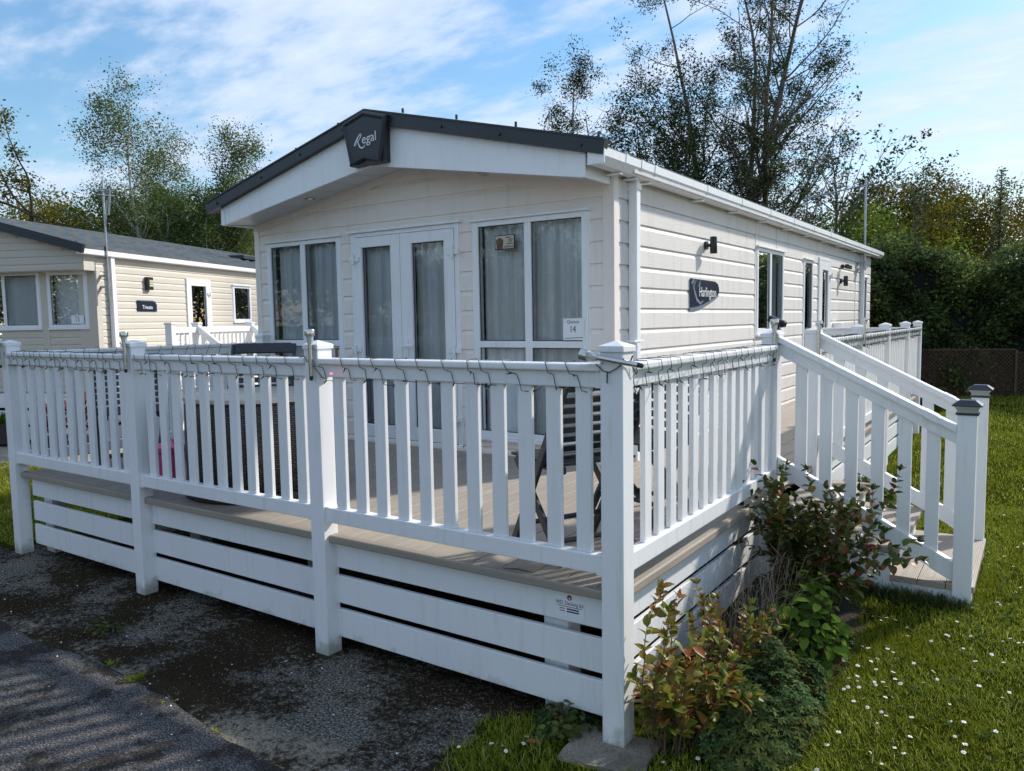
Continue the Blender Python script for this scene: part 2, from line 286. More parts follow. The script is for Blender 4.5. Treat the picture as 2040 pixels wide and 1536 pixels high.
# ---------------------------------------------------------------- mesh helpers
def link(name, me, mat, parent=None):
    o = bpy.data.objects.new(name, me); COL.objects.link(o)
    if mat:
        for mm in (mat if isinstance(mat, (list, tuple)) else [mat]): me.materials.append(MATS[mm])
    if parent is not None: o.parent = parent
    return o
def root_off(o):
    while o.parent is not None: o = o.parent
    return o
class MB:
    """collects shapes in one coordinate frame; F maps (a, n, z) to that frame"""
    def __init__(s): s.v = []; s.f = []; s.F = None; s.mi = []; s.m = 0; s.uv = None
    def P(s, p): return s.F(*p) if s.F else p
    def add(s, vs, fs):
        b = len(s.v); s.v += [tuple(s.P(p)) for p in vs]; s.f += [tuple(i+b for i in f) for f in fs]; s.mi += [s.m]*len(fs); return s
    def box(s, x0, x1, y0, y1, z0, z1, c=0):
        if x1 < x0: x0, x1 = x1, x0
        if y1 < y0: y0, y1 = y1, y0
        if z1 < z0: z0, z1 = z1, z0
        if c <= 0:
            return s.add([(x0,y0,z0),(x1,y0,z0),(x1,y1,z0),(x0,y1,z0),(x0,y0,z1),(x1,y0,z1),(x1,y1,z1),(x0,y1,z1)],
                         [(0,3,2,1),(4,5,6,7),(0,1,5,4),(1,2,6,5),(2,3,7,6),(3,0,4,7)])
        c = min(c, (x1-x0)/2.2, (y1-y0)/2.2, (z1-z0)/2.2); bm = bmesh.new()
        bmesh.ops.create_cube(bm, size=1)
        for q in bm.verts: q.co = Vector(((x0+x1)/2+q.co.x*(x1-x0), (y0+y1)/2+q.co.y*(y1-y0), (z0+z1)/2+q.co.z*(z1-z0)))
        bmesh.ops.bevel(bm, geom=bm.edges[:], offset=c, segments=2, affect='EDGES', profile=.5)
        return s.addbm(bm)
    def addbm(s, bm):
        bm.verts.index_update(); s.add([tuple(q.co) for q in bm.verts], [tuple(q.index for q in f.verts) for f in bm.faces]); bm.free(); return s
    def bar(s, p0, p1, w, h, upv=(0, 0, 1), c=0):
        p0, p1 = Vector(p0), Vector(p1); d = (p1-p0); L = d.length; d.normalize(); u = Vector(upv); sd = d.cross(u).normalized(); u = sd.cross(d)
        bm = bmesh.new(); bmesh.ops.create_cube(bm, size=1)
        for q in bm.verts: q.co = Vector((q.co.x*L, q.co.y*w, q.co.z*h))
        if c: bmesh.ops.bevel(bm, geom=bm.edges[:], offset=c, segments=1, affect='EDGES')
        mid = (p0+p1)/2
        for q in bm.verts: q.co = mid + d*q.co.x + sd*q.co.y + u*q.co.z
        return s.addbm(bm)
    def tube(s, pts, r, n=8, caps=True):
        pts = [Vector(p) for p in pts]; rs = r if isinstance(r, (list, tuple)) else [r]*len(pts); vs = []; fs = []
        last = None
        for i, p in enumerate(pts):
            d = (pts[min(i+1, len(pts)-1)]-pts[max(i-1, 0)]).normalized()
            a = d.orthogonal().normalized() if last is None else (last - d*last.dot(d)).normalized()
            last = a; b = d.cross(a)
            for j in range(n):
                t = 2*math.pi*j/n; vs.append(tuple(p+(a*math.cos(t)+b*math.sin(t))*rs[i]))
        for i in range(len(pts)-1):
            for j in range(n): fs.append((i*n+j, i*n+(j+1)%n, (i+1)*n+(j+1)%n, (i+1)*n+j))
        if caps: fs.append(tuple(range(n-1, -1, -1))); fs.append(tuple((len(pts)-1)*n+j for j in range(n)))
        return s.add(vs, fs)
    def lathe(s, prof, cx, cy, n=32):
        vs = []; fs = []
        for r_, z in prof:
            for j in range(n):
                t = 2*math.pi*j/n; vs.append((cx+r_*math.cos(t), cy+r_*math.sin(t), z))
        for i in range(len(prof)-1):
            for j in range(n): fs.append((i*n+j, i*n+(j+1)%n, (i+1)*n+(j+1)%n, (i+1)*n+j))
        fs.append(tuple(range(n-1, -1, -1))); fs.append(tuple((len(prof)-1)*n+j for j in range(n)))
        return s.add(vs, fs)
    def prism(s, poly, n0, n1):
        """poly of (a, z) extruded along the middle axis from n0 to n1"""
        k = len(poly); vs = [(a, n0, z) for a, z in poly]+[(a, n1, z) for a, z in poly]
        fs = [tuple(range(k)), tuple(range(2*k-1, k-1, -1))]+[(i, i+k, (i+1) % k+k, (i+1) % k) for i in range(k)]
        return s.add(vs, fs)
    def build(s, name, mat, parent=None, smooth=False, off=True):
        me = bpy.data.meshes.new(name); vs = s.v
        if off and parent is not None and abs(root_off(parent).rotation_euler.z) < 1e-6:
            L = root_off(parent).location
            vs = [(p[0]-L.x, p[1]-L.y, p[2]-L.z) for p in vs]
        me.from_pydata(vs, [], s.f); me.validate()
        if any(s.mi): me.polygons.foreach_set('material_index', s.mi[:len(me.polygons)])
        bm = bmesh.new(); bm.from_mesh(me); bmesh.ops.recalc_face_normals(bm, faces=bm.faces[:]); bm.to_mesh(me); bm.free()
        o = link(name, me, mat, parent)
        if smooth:
            me.polygons.foreach_set('use_smooth', [True]*len(me.polygons))
            try: me.set_sharp_from_angle(angle=R(38))
            except Exception: pass
        return o
def tag(o, label=None, cat=None, group=None, kind=None):
    if label: o['label'] = label
    if cat: o['category'] = cat
    if group: o['group'] = group
    if kind: o['kind'] = kind
    return o
def thing(name, loc, label, cat, group=None, rz=0):
    o = bpy.data.objects.new(name, None); COL.objects.link(o); o.location = loc; o.rotation_euler = (0, 0, rz); o.empty_display_size = .1
    bpy.context.view_layer.update()
    return tag(o, label, cat, group)
def npmesh(name, verts, faces, mat, parent=None, smooth=False, mats=None):
    """verts (N,3), faces (M,k) all with k corners"""
    me = bpy.data.meshes.new(name); verts = np.asarray(verts, np.float32)
    if parent is not None: verts = verts-np.array(root_off(parent).location, np.float32)
    fcs = np.asarray(faces, np.int32); k = fcs.shape[1]
    me.vertices.add(len(verts)); me.vertices.foreach_set('co', verts.ravel())
    me.loops.add(fcs.size); me.loops.foreach_set('vertex_index', fcs.ravel())
    me.polygons.add(len(fcs)); me.polygons.foreach_set('loop_start', np.arange(0, fcs.size, k, dtype=np.int32))
    if mats is not None: me.polygons.foreach_set('material_index', np.asarray(mats, np.int32))
    if smooth: me.polygons.foreach_set('use_smooth', np.ones(len(fcs), bool))
    me.update(calc_edges=True); me.validate()
    return link(name, me, mat, parent)
def text(body, size, mat, name, parent, M, ext=.001, shear=0, align='CENTER', sx=1):
    c = bpy.data.curves.new('t', 'FONT'); c.body = body; c.size = size; c.extrude = ext; c.shear = shear; c.align_x = align; c.align_y = 'CENTER'; c.resolution_u = 3
    t = bpy.data.objects.new('t', c); COL.objects.link(t); bpy.context.view_layer.update()
    me = bpy.data.meshes.new_from_object(t.evaluated_get(bpy.context.evaluated_depsgraph_get())); bpy.data.objects.remove(t); bpy.data.curves.remove(c)
    me.transform(Matrix.Diagonal((sx, 1, 1, 1))); me.transform(M)
    if parent is not None: me.transform(Matrix.Translation(-Vector(root_off(parent).location)))
    me.materials.clear(); return link(name, me, mat, parent)
def wallM(a, z, n, side):
    """matrix for lettering on a wall: side F faces -y, S faces +x"""
    if side == 'F': return Matrix(((1,0,0,a),(0,0,-1,n),(0,1,0,z),(0,0,0,1)))
    return Matrix(((0,0,1,n),(1,0,0,a),(0,1,0,z),(0,0,0,1)))
def copy_tree(o, parent=None):
    c = o.copy(); COL.objects.link(c)
    if parent is not None: c.parent = parent
    for ch in list(o.children): copy_tree(ch, c)
    return c
# ================================================================ setting
def struct(name, mb, mat):
    o = mb.build(name, mat); o['kind'] = 'structure'; return o
def lawn_z(x, y):
    t = max(0, min(1, (y-.15)/1.7)); t = t*t*(3-2*t)
    return .012 + .095*t + .008*math.sin(x*1.7+y*.9)
g = MB(); g.add([(-700, -700, -.06), (700, -700, -.06), (700, 900, -.06), (-700, 900, -.06)], [(0, 1, 2, 3)]); struct('ground', g, 'lawn_soil')
g = MB(); g.box(-5.3, -.42, -.9, 2.6, -.05, 0); struct('concrete_pad', g, 'mossy_concrete')
# asphalt road with a ragged lip
g = MB(); xs = [-14+i*.09 for i in range(152)]; ed = [(x, -.665-.075*max(0, min(1, (x+2.1)/.6))+rnd.uniform(-.012, .012)+.02*math.sin(x*2.3)+.012*math.sin(x*7)) for x in xs if x < -.35]
k0 = len(ed); vs = [(x, y, .016) for x, y in ed]+[(x, y+.004, -.02) for x, y in ed]+[(x, -14, .016) for x, y in ed]
fs = [(i, i+1, k0+i+1, k0+i) for i in range(k0-1)]+[(2*k0+i, 2*k0+i+1, i+1, i) for i in range(k0-1)]
g.add(vs, fs); g.box(ed[-1][0], 14, -14, -.9, -.04, .012); struct('asphalt_road', g, 'asphalt')
g = MB(); g.box(-16, -8.4, -6, 3.4, -.05, -.004); g.box(-30, -5.6, 1.75, 40, -.055, -.008); struct('gravel_yard', g, 'buff_gravel')
# lawn as a gently rising sheet
def sheet(name, x0, x1, y0, y1, nx, ny, mat, zf, keep=None):
    vs = []; idx = {}; fs = []
    for j in range(ny+1):
        for i in range(nx+1):
            x = x0+(x1-x0)*i/nx; y = y0+(y1-y0)*j/ny; idx[i, j] = len(vs); vs.append((x, y, zf(x, y)))
    for j in range(ny):
        for i in range(nx):
            if keep and not keep(x0+(x1-x0)*(i+.5)/nx, y0+(y1-y0)*(j+.5)/ny): continue
            fs.append((idx[i, j], idx[i+1, j], idx[i+1, j+1], idx[i, j+1]))
    o = npmesh(name, vs, fs, mat, smooth=True); o['kind'] = 'structure'; return o
def lawn_edge(y): return -.50+.07*math.sin(y*9)+.04*math.sin(y*23)
sheet('lawn', -.62, 7, -1.2, 15, 150, 320, 'lawn_soil', lawn_z, lambda x, y: (x > lawn_edge(y)) if y < .3 else x > -.35)
sheet('lawn_verge', -8.6, -4.9, .02, 1.6, 60, 30, 'lawn_soil', lambda x, y: .01+.01*math.sin(x*3))
# bare planting bed between deck side and stairs
sheet('planting_bed', -.02, .62, .1, 2.0, 16, 30, 'bed_soil', lambda x, y: lawn_z(x, y)+.012-.02*(max(0, x-.5)*8), lambda x, y: (x-.0)**2/.36+(y-1.25)**2/.75 < 1)
# slab under the corner post
def jitterbox(x0, x1, y0, y1, z0, z1, rot, seed, c=.008):
    r2 = random.Random(seed); bm = bmesh.new(); bmesh.ops.create_cube(bm, size=1)
    bmesh.ops.subdivide_edges(bm, edges=bm.edges[:], cuts=4, use_grid_fill=True)
    cx, cy = (x0+x1)/2, (y0+y1)/2
    for q in bm.verts:
        x = q.co.x*(x1-x0)+r2.uniform(-c, c); y = q.co.y*(y1-y0)+r2.uniform(-c, c); z = (z0+z1)/2+q.co.z*(z1-z0)+r2.uniform(-c, c)*.3
        q.co = Vector((cx+x*math.cos(rot)-y*math.sin(rot), cy+x*math.sin(rot)+y*math.cos(rot), z))
    return bm
t = MB(); t.addbm(jitterbox(-.20, .115, -.155, .10, -.05, .024, R(6), 3)); tag(t.build('paving_slab', 'paving_slab'), 'weathered stone slab under the foot of the corner fence post', 'paving slab')

# ================================================================ holiday home
XL, XR, YF, YB = -4.93, -1.20, 2.30, 11.85
home = thing('mobile_home', ((XL+XR)/2, (YF+YB)/2, 0), 'cream clad mobile home with dark gabled roof and french doors behind the white veranda', 'mobile home')
FF = lambda a, n, z: (a, YF-n, z)            # front wall frame: a = x, n outward
FS = lambda a, n, z: (XR+n, a, z)            # side wall frame: a = y, n outward
PITCHB = .1495
def siding(mb, a0, a1, zlo, zhi, zline, openings, pitch=PITCHB, lip=.013, bev=.034, ztop=None):
    cuts = sorted({a0, a1}|{c for o in openings for c in o[:2] if a0 < c < a1})
    for i in range(len(cuts)-1):
        p, q = cuts[i], cuts[i+1]; mid = (p+q)/2
        gaps = sorted((o[2], o[3]) for o in openings if o[0] <= mid <= o[1])
        spans = []; z = zlo
        for c, d in gaps:
            if c > z: spans.append((z, c))
            z = max(z, d)
        if z < zhi: spans.append((z, zhi))
        for (s0, s1) in spans:
            kk = math.floor((zline-s1)/pitch)-1
            while True:
                zt = zline-kk*pitch; zb = zt-pitch; kk += 1
                if zt < s0: break
                if zb > s1: continue
                prof = [(zt, 0), (zt-bev, lip), (zb+.004, lip+.001), (zb, 0)]
                cl = []
                for (za, oa), (zc, oc) in zip(prof, prof[1:]):
                    hi, lo = min(za, s1), max(zc, s0)
                    if hi <= lo: continue
                    f = lambda zq: oa+(oc-oa)*(za-zq)/(za-zc) if za != zc else oa
                    cl.append(((hi, f(hi)), (lo, f(lo))))
                for (ha, oa), (lb, ob) in cl:
                    mb.add([(p, oa, ha), (q, oa, ha), (q, ob, lb), (p, ob, lb)], [(0, 3, 2, 1)])
WIN_F = [(-4.767, -3.80, .612, 2.345), (-3.665, -2.502, .612, 2.355), (-2.369, -1.379, .690, 2.345)]
WIN_S = [(5.483, 6.484, 1.40, 2.305), (7.37, 7.83, .95, 2.285), (8.12, 8.80, .612, 2.36), (11.16, 11.52, .85, 2.20)]
w = MB(); w.F = FF; siding(w, XL, XR, .45, 2.54, 2.28, WIN_F)
for zb_, zt, x0, x1 in ((2.54, 2.63, -4.80, -1.33), (2.63, 2.72, -4.5, -1.65), (2.72, 2.82, -4.1, -2.0), (2.82, 2.90, -3.8, -2.3)): siding(w, x0, x1, zb_, zt, 2.28, [])
w.build('front_wall', 'siding_front', home)
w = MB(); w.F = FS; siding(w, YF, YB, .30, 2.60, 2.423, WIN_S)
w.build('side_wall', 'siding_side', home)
w = MB(); w.box(XL, XL+.02, YF, YB, .3, 2.6); w.box(XL, XR, YB-.02, YB, .3, 2.6); w.box(XL+.02, XR-.02, YF+.4, YF+.42, .5, .58); w.box(XL+.02, XR-.03, YF+.02, YB-.03, .50, .56)
w.prism([(XL, 2.6), (XR, 2.6), ((XL+XR)/2, 3.06)], YB-.01, YB+.01)
w.build('rear_wall', 'siding_front', home)
# inner partitions that keep the rooms dark behind the nets
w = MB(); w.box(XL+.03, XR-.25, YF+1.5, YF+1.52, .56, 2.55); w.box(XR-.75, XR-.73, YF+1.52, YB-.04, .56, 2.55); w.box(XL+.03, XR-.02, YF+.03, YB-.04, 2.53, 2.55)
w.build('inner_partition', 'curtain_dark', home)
# corner trims and base strip
t = MB(); t.box(XR-.062, XR+.006, YF-.024, YF-.0005, .45, 2.52, .004); t.box(XR+.0005, XR+.024, YF-.024, YF+.055, .45, 2.60, .004); t.build('corner_trim', 'siding_front', home)
t = MB(); t.box(XL-.012, XL+.055, YF-.024, YF-.0005, .45, 2.52, .004); t.build('corner_trim', 'siding_front', home)
t = MB(); t.box(XL+.05, XR-.062, YF-.040, YF-.016, .585, .612, .003); t.build('base_strip', 'siding_front', home)
for yy in (5.43, 6.20, 10.55):
    t = MB(); t.F = FS; t.box(yy, yy+.022, .001, .017, 2.31 if yy == 6.2 else .6, 2.60); t.build('joint_strip', 'siding_side', home)
# curved battens of the gable
def rake(a, z0, zc): return z0+(zc-z0)*(1-abs(a+3.065)/1.865)
t = MB(); t.F = FF
for s in (-1, 1):
    pr = [(-3.065+s*1.865*u, rake(-3.065+s*1.865*u, 2.525, 2.825)) for u in (0, 1)]
    t.bar((pr[0][0], .02, pr[0][1]-.03), (pr[1][0], .02, pr[1][1]-.03), .02, .055, (0, 0, 1))
    t.bar((-3.065+s*.35, .014, 2.70), (-3.065+s*1.80, .014, 2.475), .012, .022, (0, 0, 1))
t.build('gable_batten', 'siding_front', home)

def window(parent, F, a0, a1, z0, z1, cols, rows, fr=.05, curtain='net_curtain', depth=.022, name='window', head=True, seed=1, folds=.022, sill=True):
    m = MB(); m.F = F
    def bx(A0, A1, Z0, Z1, n0, n1, c=.004):
        b = MB(); b.box(A0, A1, n0, n1, Z0, Z1, c); m.add(b.v, b.f)
    bx(a0, a0+fr, z0, z1, -.04, depth); bx(a1-fr, a1, z0, z1, -.04, depth)
    bx(a0+fr, a1-fr, z1-fr*.75, z1, -.04, depth-.001); bx(a0+fr, a1-fr, z0, z0+fr, -.04, depth-.001)
    for c in cols: bx(c[0], c[1], z0+fr, z1-fr*.75, -.04, depth-.003)
    zs = [z0+fr]
    for r_ in rows:
        bx(a0+fr, a1-fr, r_[0], r_[1], -.04, depth-.006); zs += [r_[0], r_[1]]
    zs.append(z1-fr*.75)
    if head:
        bx(a0-.025, a1+.025, z1+.001, z1+.020, -.01, .045, .003)
        bx(a0-.012, a0-.0005, z0, z1, -.005, .016, .002); bx(a1+.0005, a1+.012, z0, z1, -.005, .016, .002)
    if sill: bx(a0-.01, a1+.01, z0-.022, z0-.001, -.01, .04, .003)
    w_ = m.build(name, 'frame_white', parent)
    as_ = [a0+fr]+[q for c in cols for q in c]+[a1-fr]
    for i in range(0, len(as_), 2):
        for j in range(0, len(zs), 2):
            g_ = MB(); g_.F = F; g_.add([(as_[i], .004, zs[j]), (as_[i+1], .004, zs[j]), (as_[i+1], .004, zs[j+1]), (as_[i], .004, zs[j+1])], [(0, 1, 2, 3)]); g_.build('pane', 'glass', w_)
            e = MB(); e.F = F; q = .006      # black gasket round the pane
            for (A0, A1, Z0, Z1) in ((as_[i], as_[i]+q, zs[j], zs[j+1]), (as_[i+1]-q, as_[i+1], zs[j], zs[j+1]), (as_[i]+q, as_[i+1]-q, zs[j], zs[j]+q), (as_[i]+q, as_[i+1]-q, zs[j+1]-q, zs[j+1])):
                e.box(A0, A1, .0045, .0075, Z0, Z1)
            e.build('gasket', 'plastic_black', w_)
    if curtain:
        rr = random.Random(seed); n_ = int((a1-a0)*150); vs = []; fs = []; ph = [rr.uniform(0, 6.28) for _ in range(5)]
        for i in range(n_+1):
            a = a0+fr*.6+(a1-a0-fr*1.2)*i/n_
            for jz, zz_ in enumerate((z0+.03, (z0+z1)/2, z1-.03)):
                q = a*1.0+(.02 if jz == 0 else 0)*math.sin(a*9+ph[0])
                f_ = math.sin(q*62+ph[1])*.7+math.sin(q*37+ph[2])*.6+math.sin(q*111+ph[3])*.3+math.sin(q*17+ph[4])*.5
                vs.append((a, -.085+folds*f_, zz_))
        for i in range(n_):
            for j in range(2): b = i*3+j; fs.append((b, b+3, b+4, b+1))
        c_ = MB(); c_.F = F; c_.add(vs, fs); c_.build('curtain', curtain, w_, smooth=True)
    return w_
window(home, FF, -4.767, -3.80, .635, 2.345, [(-4.315, -4.253)], [(1.402, 1.455)], seed=1)
window(home, FF, -2.369, -1.379, .712, 2.345, [(-1.906, -1.846)], [(1.400, 1.450)], seed=2)
window(home, FS, 5.483, 6.484, 1.42, 2.305, [(5.95, 6.01)], [], seed=3)
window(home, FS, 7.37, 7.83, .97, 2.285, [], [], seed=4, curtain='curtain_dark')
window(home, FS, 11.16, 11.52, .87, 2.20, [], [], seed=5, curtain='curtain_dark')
# french doors
def door_leaf(parent, F, a0, a1, z0, z1, g0, g1, gz0, gz1, hinge_side, handle, name='door', curtain='net_curtain', seed=3):
    m = MB(); m.F = F; d = .030
    m.box(a0, g0, -.03, d, z0, z1, .004); m.box(g1, a1, -.03, d, z0, z1, .004); m.box(g0, g1, -.03, d-.001, gz1, z1, .004); m.box(g0, g1, -.03, d-.001, z0, gz0, .004)
    m.box(g0+.001, g0+.009, d-.02, d-.004, gz0, gz1); m.box(g1-.009, g1-.001, d-.02, d-.004, gz0, gz1)
    dr = m.build(name, 'frame_white', parent)
    p_ = MB(); p_.F = F; p_.add([(g0, .006, gz0), (g1, .006, gz0), (g1, .006, gz1), (g0, .006, gz1)], [(0, 1, 2, 3)]); p_.build('pane', 'glass', dr)
    e = MB(); e.F = F; q = .007
    for (A0, A1, Z0, Z1) in ((g0+.009, g0+.009+q, gz0, gz1), (g1-.009-q, g1-.009, gz0, gz1), (g0+.016, g1-.016, gz0, gz0+q), (g0+.016, g1-.016, gz1-q, gz1)): e.box(A0, A1, .0075, .010, Z0, Z1)
    e.build('gasket', 'plastic_black', dr)
    for hz in (z1-.18, (z0+z1)/2-.10, z0+.20):
        h = MB(); h.F = F; ha = a0 if hinge_side < 0 else a1
        h.box(ha-.055, ha+.055, d+.001, d+.016, hz-.022, hz+.022, .005); h.box(ha-.014, ha+.014, d+.017, d+.032, hz-.045, hz+.045, .006); h.build('hinge', 'frame_white', dr)
    if handle is not None:
        h = MB(); h.F = F; h.box(handle-.016, handle+.016, d+.001, d+.012, 1.235, 1.475, .005); h.box(handle-.012, handle+.012, d+.012, d+.055, 1.402, 1.425, .004); h.box(handle-.012, handle+.115, d+.045, d+.062, 1.402, 1.424, .005)
        h.build('handle', 'frame_white', dr)
        h = MB(); h.F = F; h.box(handle-.006, handle+.006, d+.0125, d+.015, 1.275, 1.315, .002); h.build('keyhole', 'ink', dr)
    if curtain:
        rr = random.Random(seed); vs = []; fs = []; ph = rr.uniform(0, 6); n_ = 60
        for i in range(n_+1):
            a = g0-.03+(g1-g0+.06)*i/n_
            for zz_ in (gz0-.04, gz1+.04):
                sp = 1+.25*math.sin(zz_); f_ = math.sin(a*70*sp+ph)*.6+math.sin(a*41+ph*2)*.6+math.sin(a*120+ph)*.25; vs.append((a, -.075+.020*f_, zz_))
        for i in range(n_): b = i*2; fs.append((b, b+2, b+3, b+1))
        c_ = MB(); c_.F = F; c_.add(vs, fs); c_.build('curtain', curtain, dr, smooth=True)
    return dr
f = MB(); f.F = FF
f.box(-3.665, -3.622, -.04, .024, .612, 2.355, .004); f.box(-2.545, -2.502, -.04, .024, .612, 2.355, .004); f.box(-3.622, -2.545, -.04, .023, 2.322, 2.355, .004); f.box(-3.69, -2.477, -.01, .05, 2.356, 2.377, .003); f.box(-3.665, -2.502, -.04, .036, .592, .630, .004)
f.build('door_frame', 'frame_white', home)
door_leaf(home, FF, -3.618, -3.108, .634, 2.318, -3.548, -3.203, .742, 2.232, -1, None, 'french_door', seed=3)
door_leaf(home, FF, -3.103, -2.549, .634, 2.318, -2.992, -2.640, .742, 2.232, 1, -3.050, 'french_door', seed=8)
f = MB(); f.F = FF; f.tube([(-3.105, .030, .70), (-3.105, .042, .70)], .016, 12); f.build('door_stop', 'ink', home)
# side door
f = MB(); f.F = FS; f.box(8.12, 8.165, -.04, .03, .612, 2.36, .004); f.box(8.755, 8.80, -.04, .03, .612, 2.36, .004); f.box(8.165, 8.755, -.04, .029, 2.32, 2.36, .004); f.build('door_frame', 'frame_white', home)
door_leaf(home, FS, 8.168, 8.752, .62, 2.316, 8.30, 8.64, .75, 2.20, 1, None, 'side_door', curtain='curtain_dark')
# roof, gutter, fascia, soffit
XC = -3.065; EZ, RZ = 2.672, 3.175; EXR, EXL = -1.075, -5.055; RY0, RY1 = 1.925, 12.15
r_ = MB()
for s, ex in ((1, EXR), (-1, EXL)):
    n_ = 34; prof = []
    for i in range(9):                      # stepped tile courses down the slope
        u0, u1 = i/9, (i+1)/9
        x0, z0 = XC+(ex-XC)*u0, RZ+(EZ-RZ)*u0; x1, z1 = XC+(ex-XC)*u1, RZ+(EZ-RZ)*u1
        r_.add([(x0, RY0, z0), (x1, RY0, z1+.012), (x1, RY1, z1+.012), (x0, RY1, z0)], [(0, 1, 2, 3)])
        r_.add([(x1, RY0, z1+.012), (x1, RY0, z1-.05), (x1, RY1, z1-.05), (x1, RY1, z1+.012)], [(0, 1, 2, 3)])
    r_.add([(XC, RY0, RZ-.05), (ex, RY0, EZ-.05), (ex, RY1, EZ-.05), (XC, RY1, RZ-.05)], [(0, 1, 2, 3)])
    r_.add([(XC, RY1, RZ), (ex, RY1, EZ), (ex, RY1, EZ-.05), (XC, RY1, RZ-.05)], [(0, 1, 2, 3)])
r_.bar((XC, RY0, RZ+.012), (XC, RY1, RZ+.012), .16, .03)
r_.build('roof', 'roof_tile', home)
b = MB()
for s, ex in ((1, -1.045), (-1, -5.085)):
    b.bar((XC, 1.905, RZ-.018), (ex, 1.905, EZ-.014), .055, .088, (0, 0, 1)); b.bar((XC, 1.93, RZ+.033), (ex, 1.93, EZ+.036), .12, .012, (0, 0, 1))
b.build('bargeboard', 'anthracite', home)
for s in (1, -1):
    for u in (.12, .37, .62, .93):
        x = XC+s*2.0*u; q = MB(); z = RZ-.018-.25*abs(x-XC); q.tube([(x, 1.878, z), (x, 1.868, z)], .011, 10); q.build('rivet', 'plastic_black', home)
        q = MB(); q.tube([(x+.1*s, 1.93, z+.045), (x+.1*s, 1.93, z+.075)], .009, 8); q.build('rivet', 'plastic_black', home)
f = MB()
for s, ex in ((1, XR), (-1, XL)):
    pl = [(XC, 2.80), (ex, 2.497), (ex, EZ-.045+.03), (XC, RZ-.05)]
    f.prism(pl if s > 0 else pl[::-1], 1.93, 1.95)
f.box(XR-.045, XR+.004, 1.922, 1.929, 2.50, 2.645, .002); f.box(XL-.004, XL+.045, 1.922, 1.929, 2.50, 2.645, .002)
f.build('fascia', 'frame_white', home)
for xx in (XR-.02, XL): 
    q = MB(); q.box(xx, xx+.02, 1.95, YF-.002, 2.50, 2.64); q.build('fascia_return', 'frame_white', home)
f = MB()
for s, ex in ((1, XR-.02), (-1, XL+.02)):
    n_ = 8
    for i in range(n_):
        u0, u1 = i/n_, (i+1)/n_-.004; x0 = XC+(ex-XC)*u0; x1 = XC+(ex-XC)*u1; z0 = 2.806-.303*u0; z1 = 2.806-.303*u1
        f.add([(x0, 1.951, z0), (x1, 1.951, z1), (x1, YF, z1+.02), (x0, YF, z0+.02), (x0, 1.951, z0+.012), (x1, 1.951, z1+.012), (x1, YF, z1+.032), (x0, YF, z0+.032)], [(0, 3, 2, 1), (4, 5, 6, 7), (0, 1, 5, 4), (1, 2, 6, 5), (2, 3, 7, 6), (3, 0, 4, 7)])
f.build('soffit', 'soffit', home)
for x in (-3.98, -2.14):
    z = 2.806-.163*abs(x-XC); q = MB(); q.lathe([(.045, z+.010), (.045, z-.004), (.030, z-.006), (.028, z+.004), (.001, z+.004)], x, 2.12, 20); q.build('spotlight', 'steel', home)
gx = (-1.165, -1.155, -1.085, -1.050, -1.046, -1.056, -1.060, -1.092, -1.150, -1.155); gz = (2.655, 2.565, 2.565, 2.612, 2.662, 2.662, 2.615, 2.573, 2.573, 2.655)
def gutter(mb, y0, y1, gr=0):
    k_ = len(gx); cx_, cz_ = -1.105, 2.61
    P_ = [(cx_+(x-cx_)*(1+gr), cz_+(z-cz_)*(1+gr)) for x, z in zip(gx, gz)]
    vs = [(x, y0, z) for x, z in P_]+[(x, y1, z) for x, z in P_]
    mb.add(vs, [(i, i+k_, (i+1) % k_+k_, (i+1) % k_) for i in range(k_)]+[tuple(range(k_)), tuple(range(2*k_-1, k_-1, -1))])
q = MB(); gutter(q, 1.90, 12.25); q.box(-1.165, -1.046, 1.890, 1.902, 2.563, 2.664, .003); gt = q.build('gutter', 'frame_white', home)
for y in (2.22, 2.46, 2.68, 3.72, 4.60, 5.5, 6.4, 7.3, 8.2, 9.1, 10.1, 11.1):
    q = MB(); gutter(q, y-.02, y+.02, .07); q.box(-1.19, -1.09, y-.02, y+.02, 2.545, 2.557, .002); q.build('gutter_bracket', 'frame_white', gt)
q = MB(); q.box(-1.195, -1.045, YF-.30, 12.1, 2.50, 2.50) if False else None
q = MB(); q.box(-1.186, -1.121, 2.515, 2.580, .585, 2.560, .006); q.box(-1.192, -1.115, 2.508, 2.587, 2.49, 2.535, .004); q.box(-1.192, -1.117, 2.47, 2.62, 1.435, 1.450, .002); q.build('downpipe', 'frame_white', home)
q = MB(); q.box(-1.186, -1.13, 10.95, 11.01, .585, 2.56, .006); q.build('downpipe', 'frame_white', home)
q = MB(); q.box(-1.1865, -1.06, YF+.055, YB, 2.573, 2.60) ; q.build('eave_board', 'soffit', home)
# keystone name board
np_ = MB(); kz = [(-.232, 3.125), (0, 3.190), (.232, 3.125), (.155, 2.795), (0, 2.832), (-.155, 2.795)]
def scaled(pl, s, dz=0): return [(x*s-3.04, 2.98+(z-2.98)*s+dz) for x, z in pl]
np_.prism(scaled(kz, 1)[::-1], 1.845, 1.877); pl1 = scaled(kz, 1); pl2 = scaled(kz, .84); k_ = 6
np_.add([(x, 1.845, z) for x, z in pl1]+[(x, 1.828, z) for x, z in scaled(kz, .93)]+[(x, 1.828, z) for x, z in scaled(kz, .88)]+[(x, 1.840, z) for x, z in scaled(kz, .80)],
        [(i+o, (i+1) % 6+o, (i+1) % 6+o+6, i+o+6) for o in (0, 6, 12) for i in range(6)]+[tuple(18+i for i in range(6))])
np_.box(-3.22, -2.86, 1.86, 1.93, 2.80, 3.12)
nb = np_.build('name_board', 'anthracite', home)
text('egal', .100, 'lettering', 'lettering', nb, wallM(-2.985, 2.980, 1.836, 'F') @ Matrix.Rotation(R(4), 4, 'Z'), .002, .05)
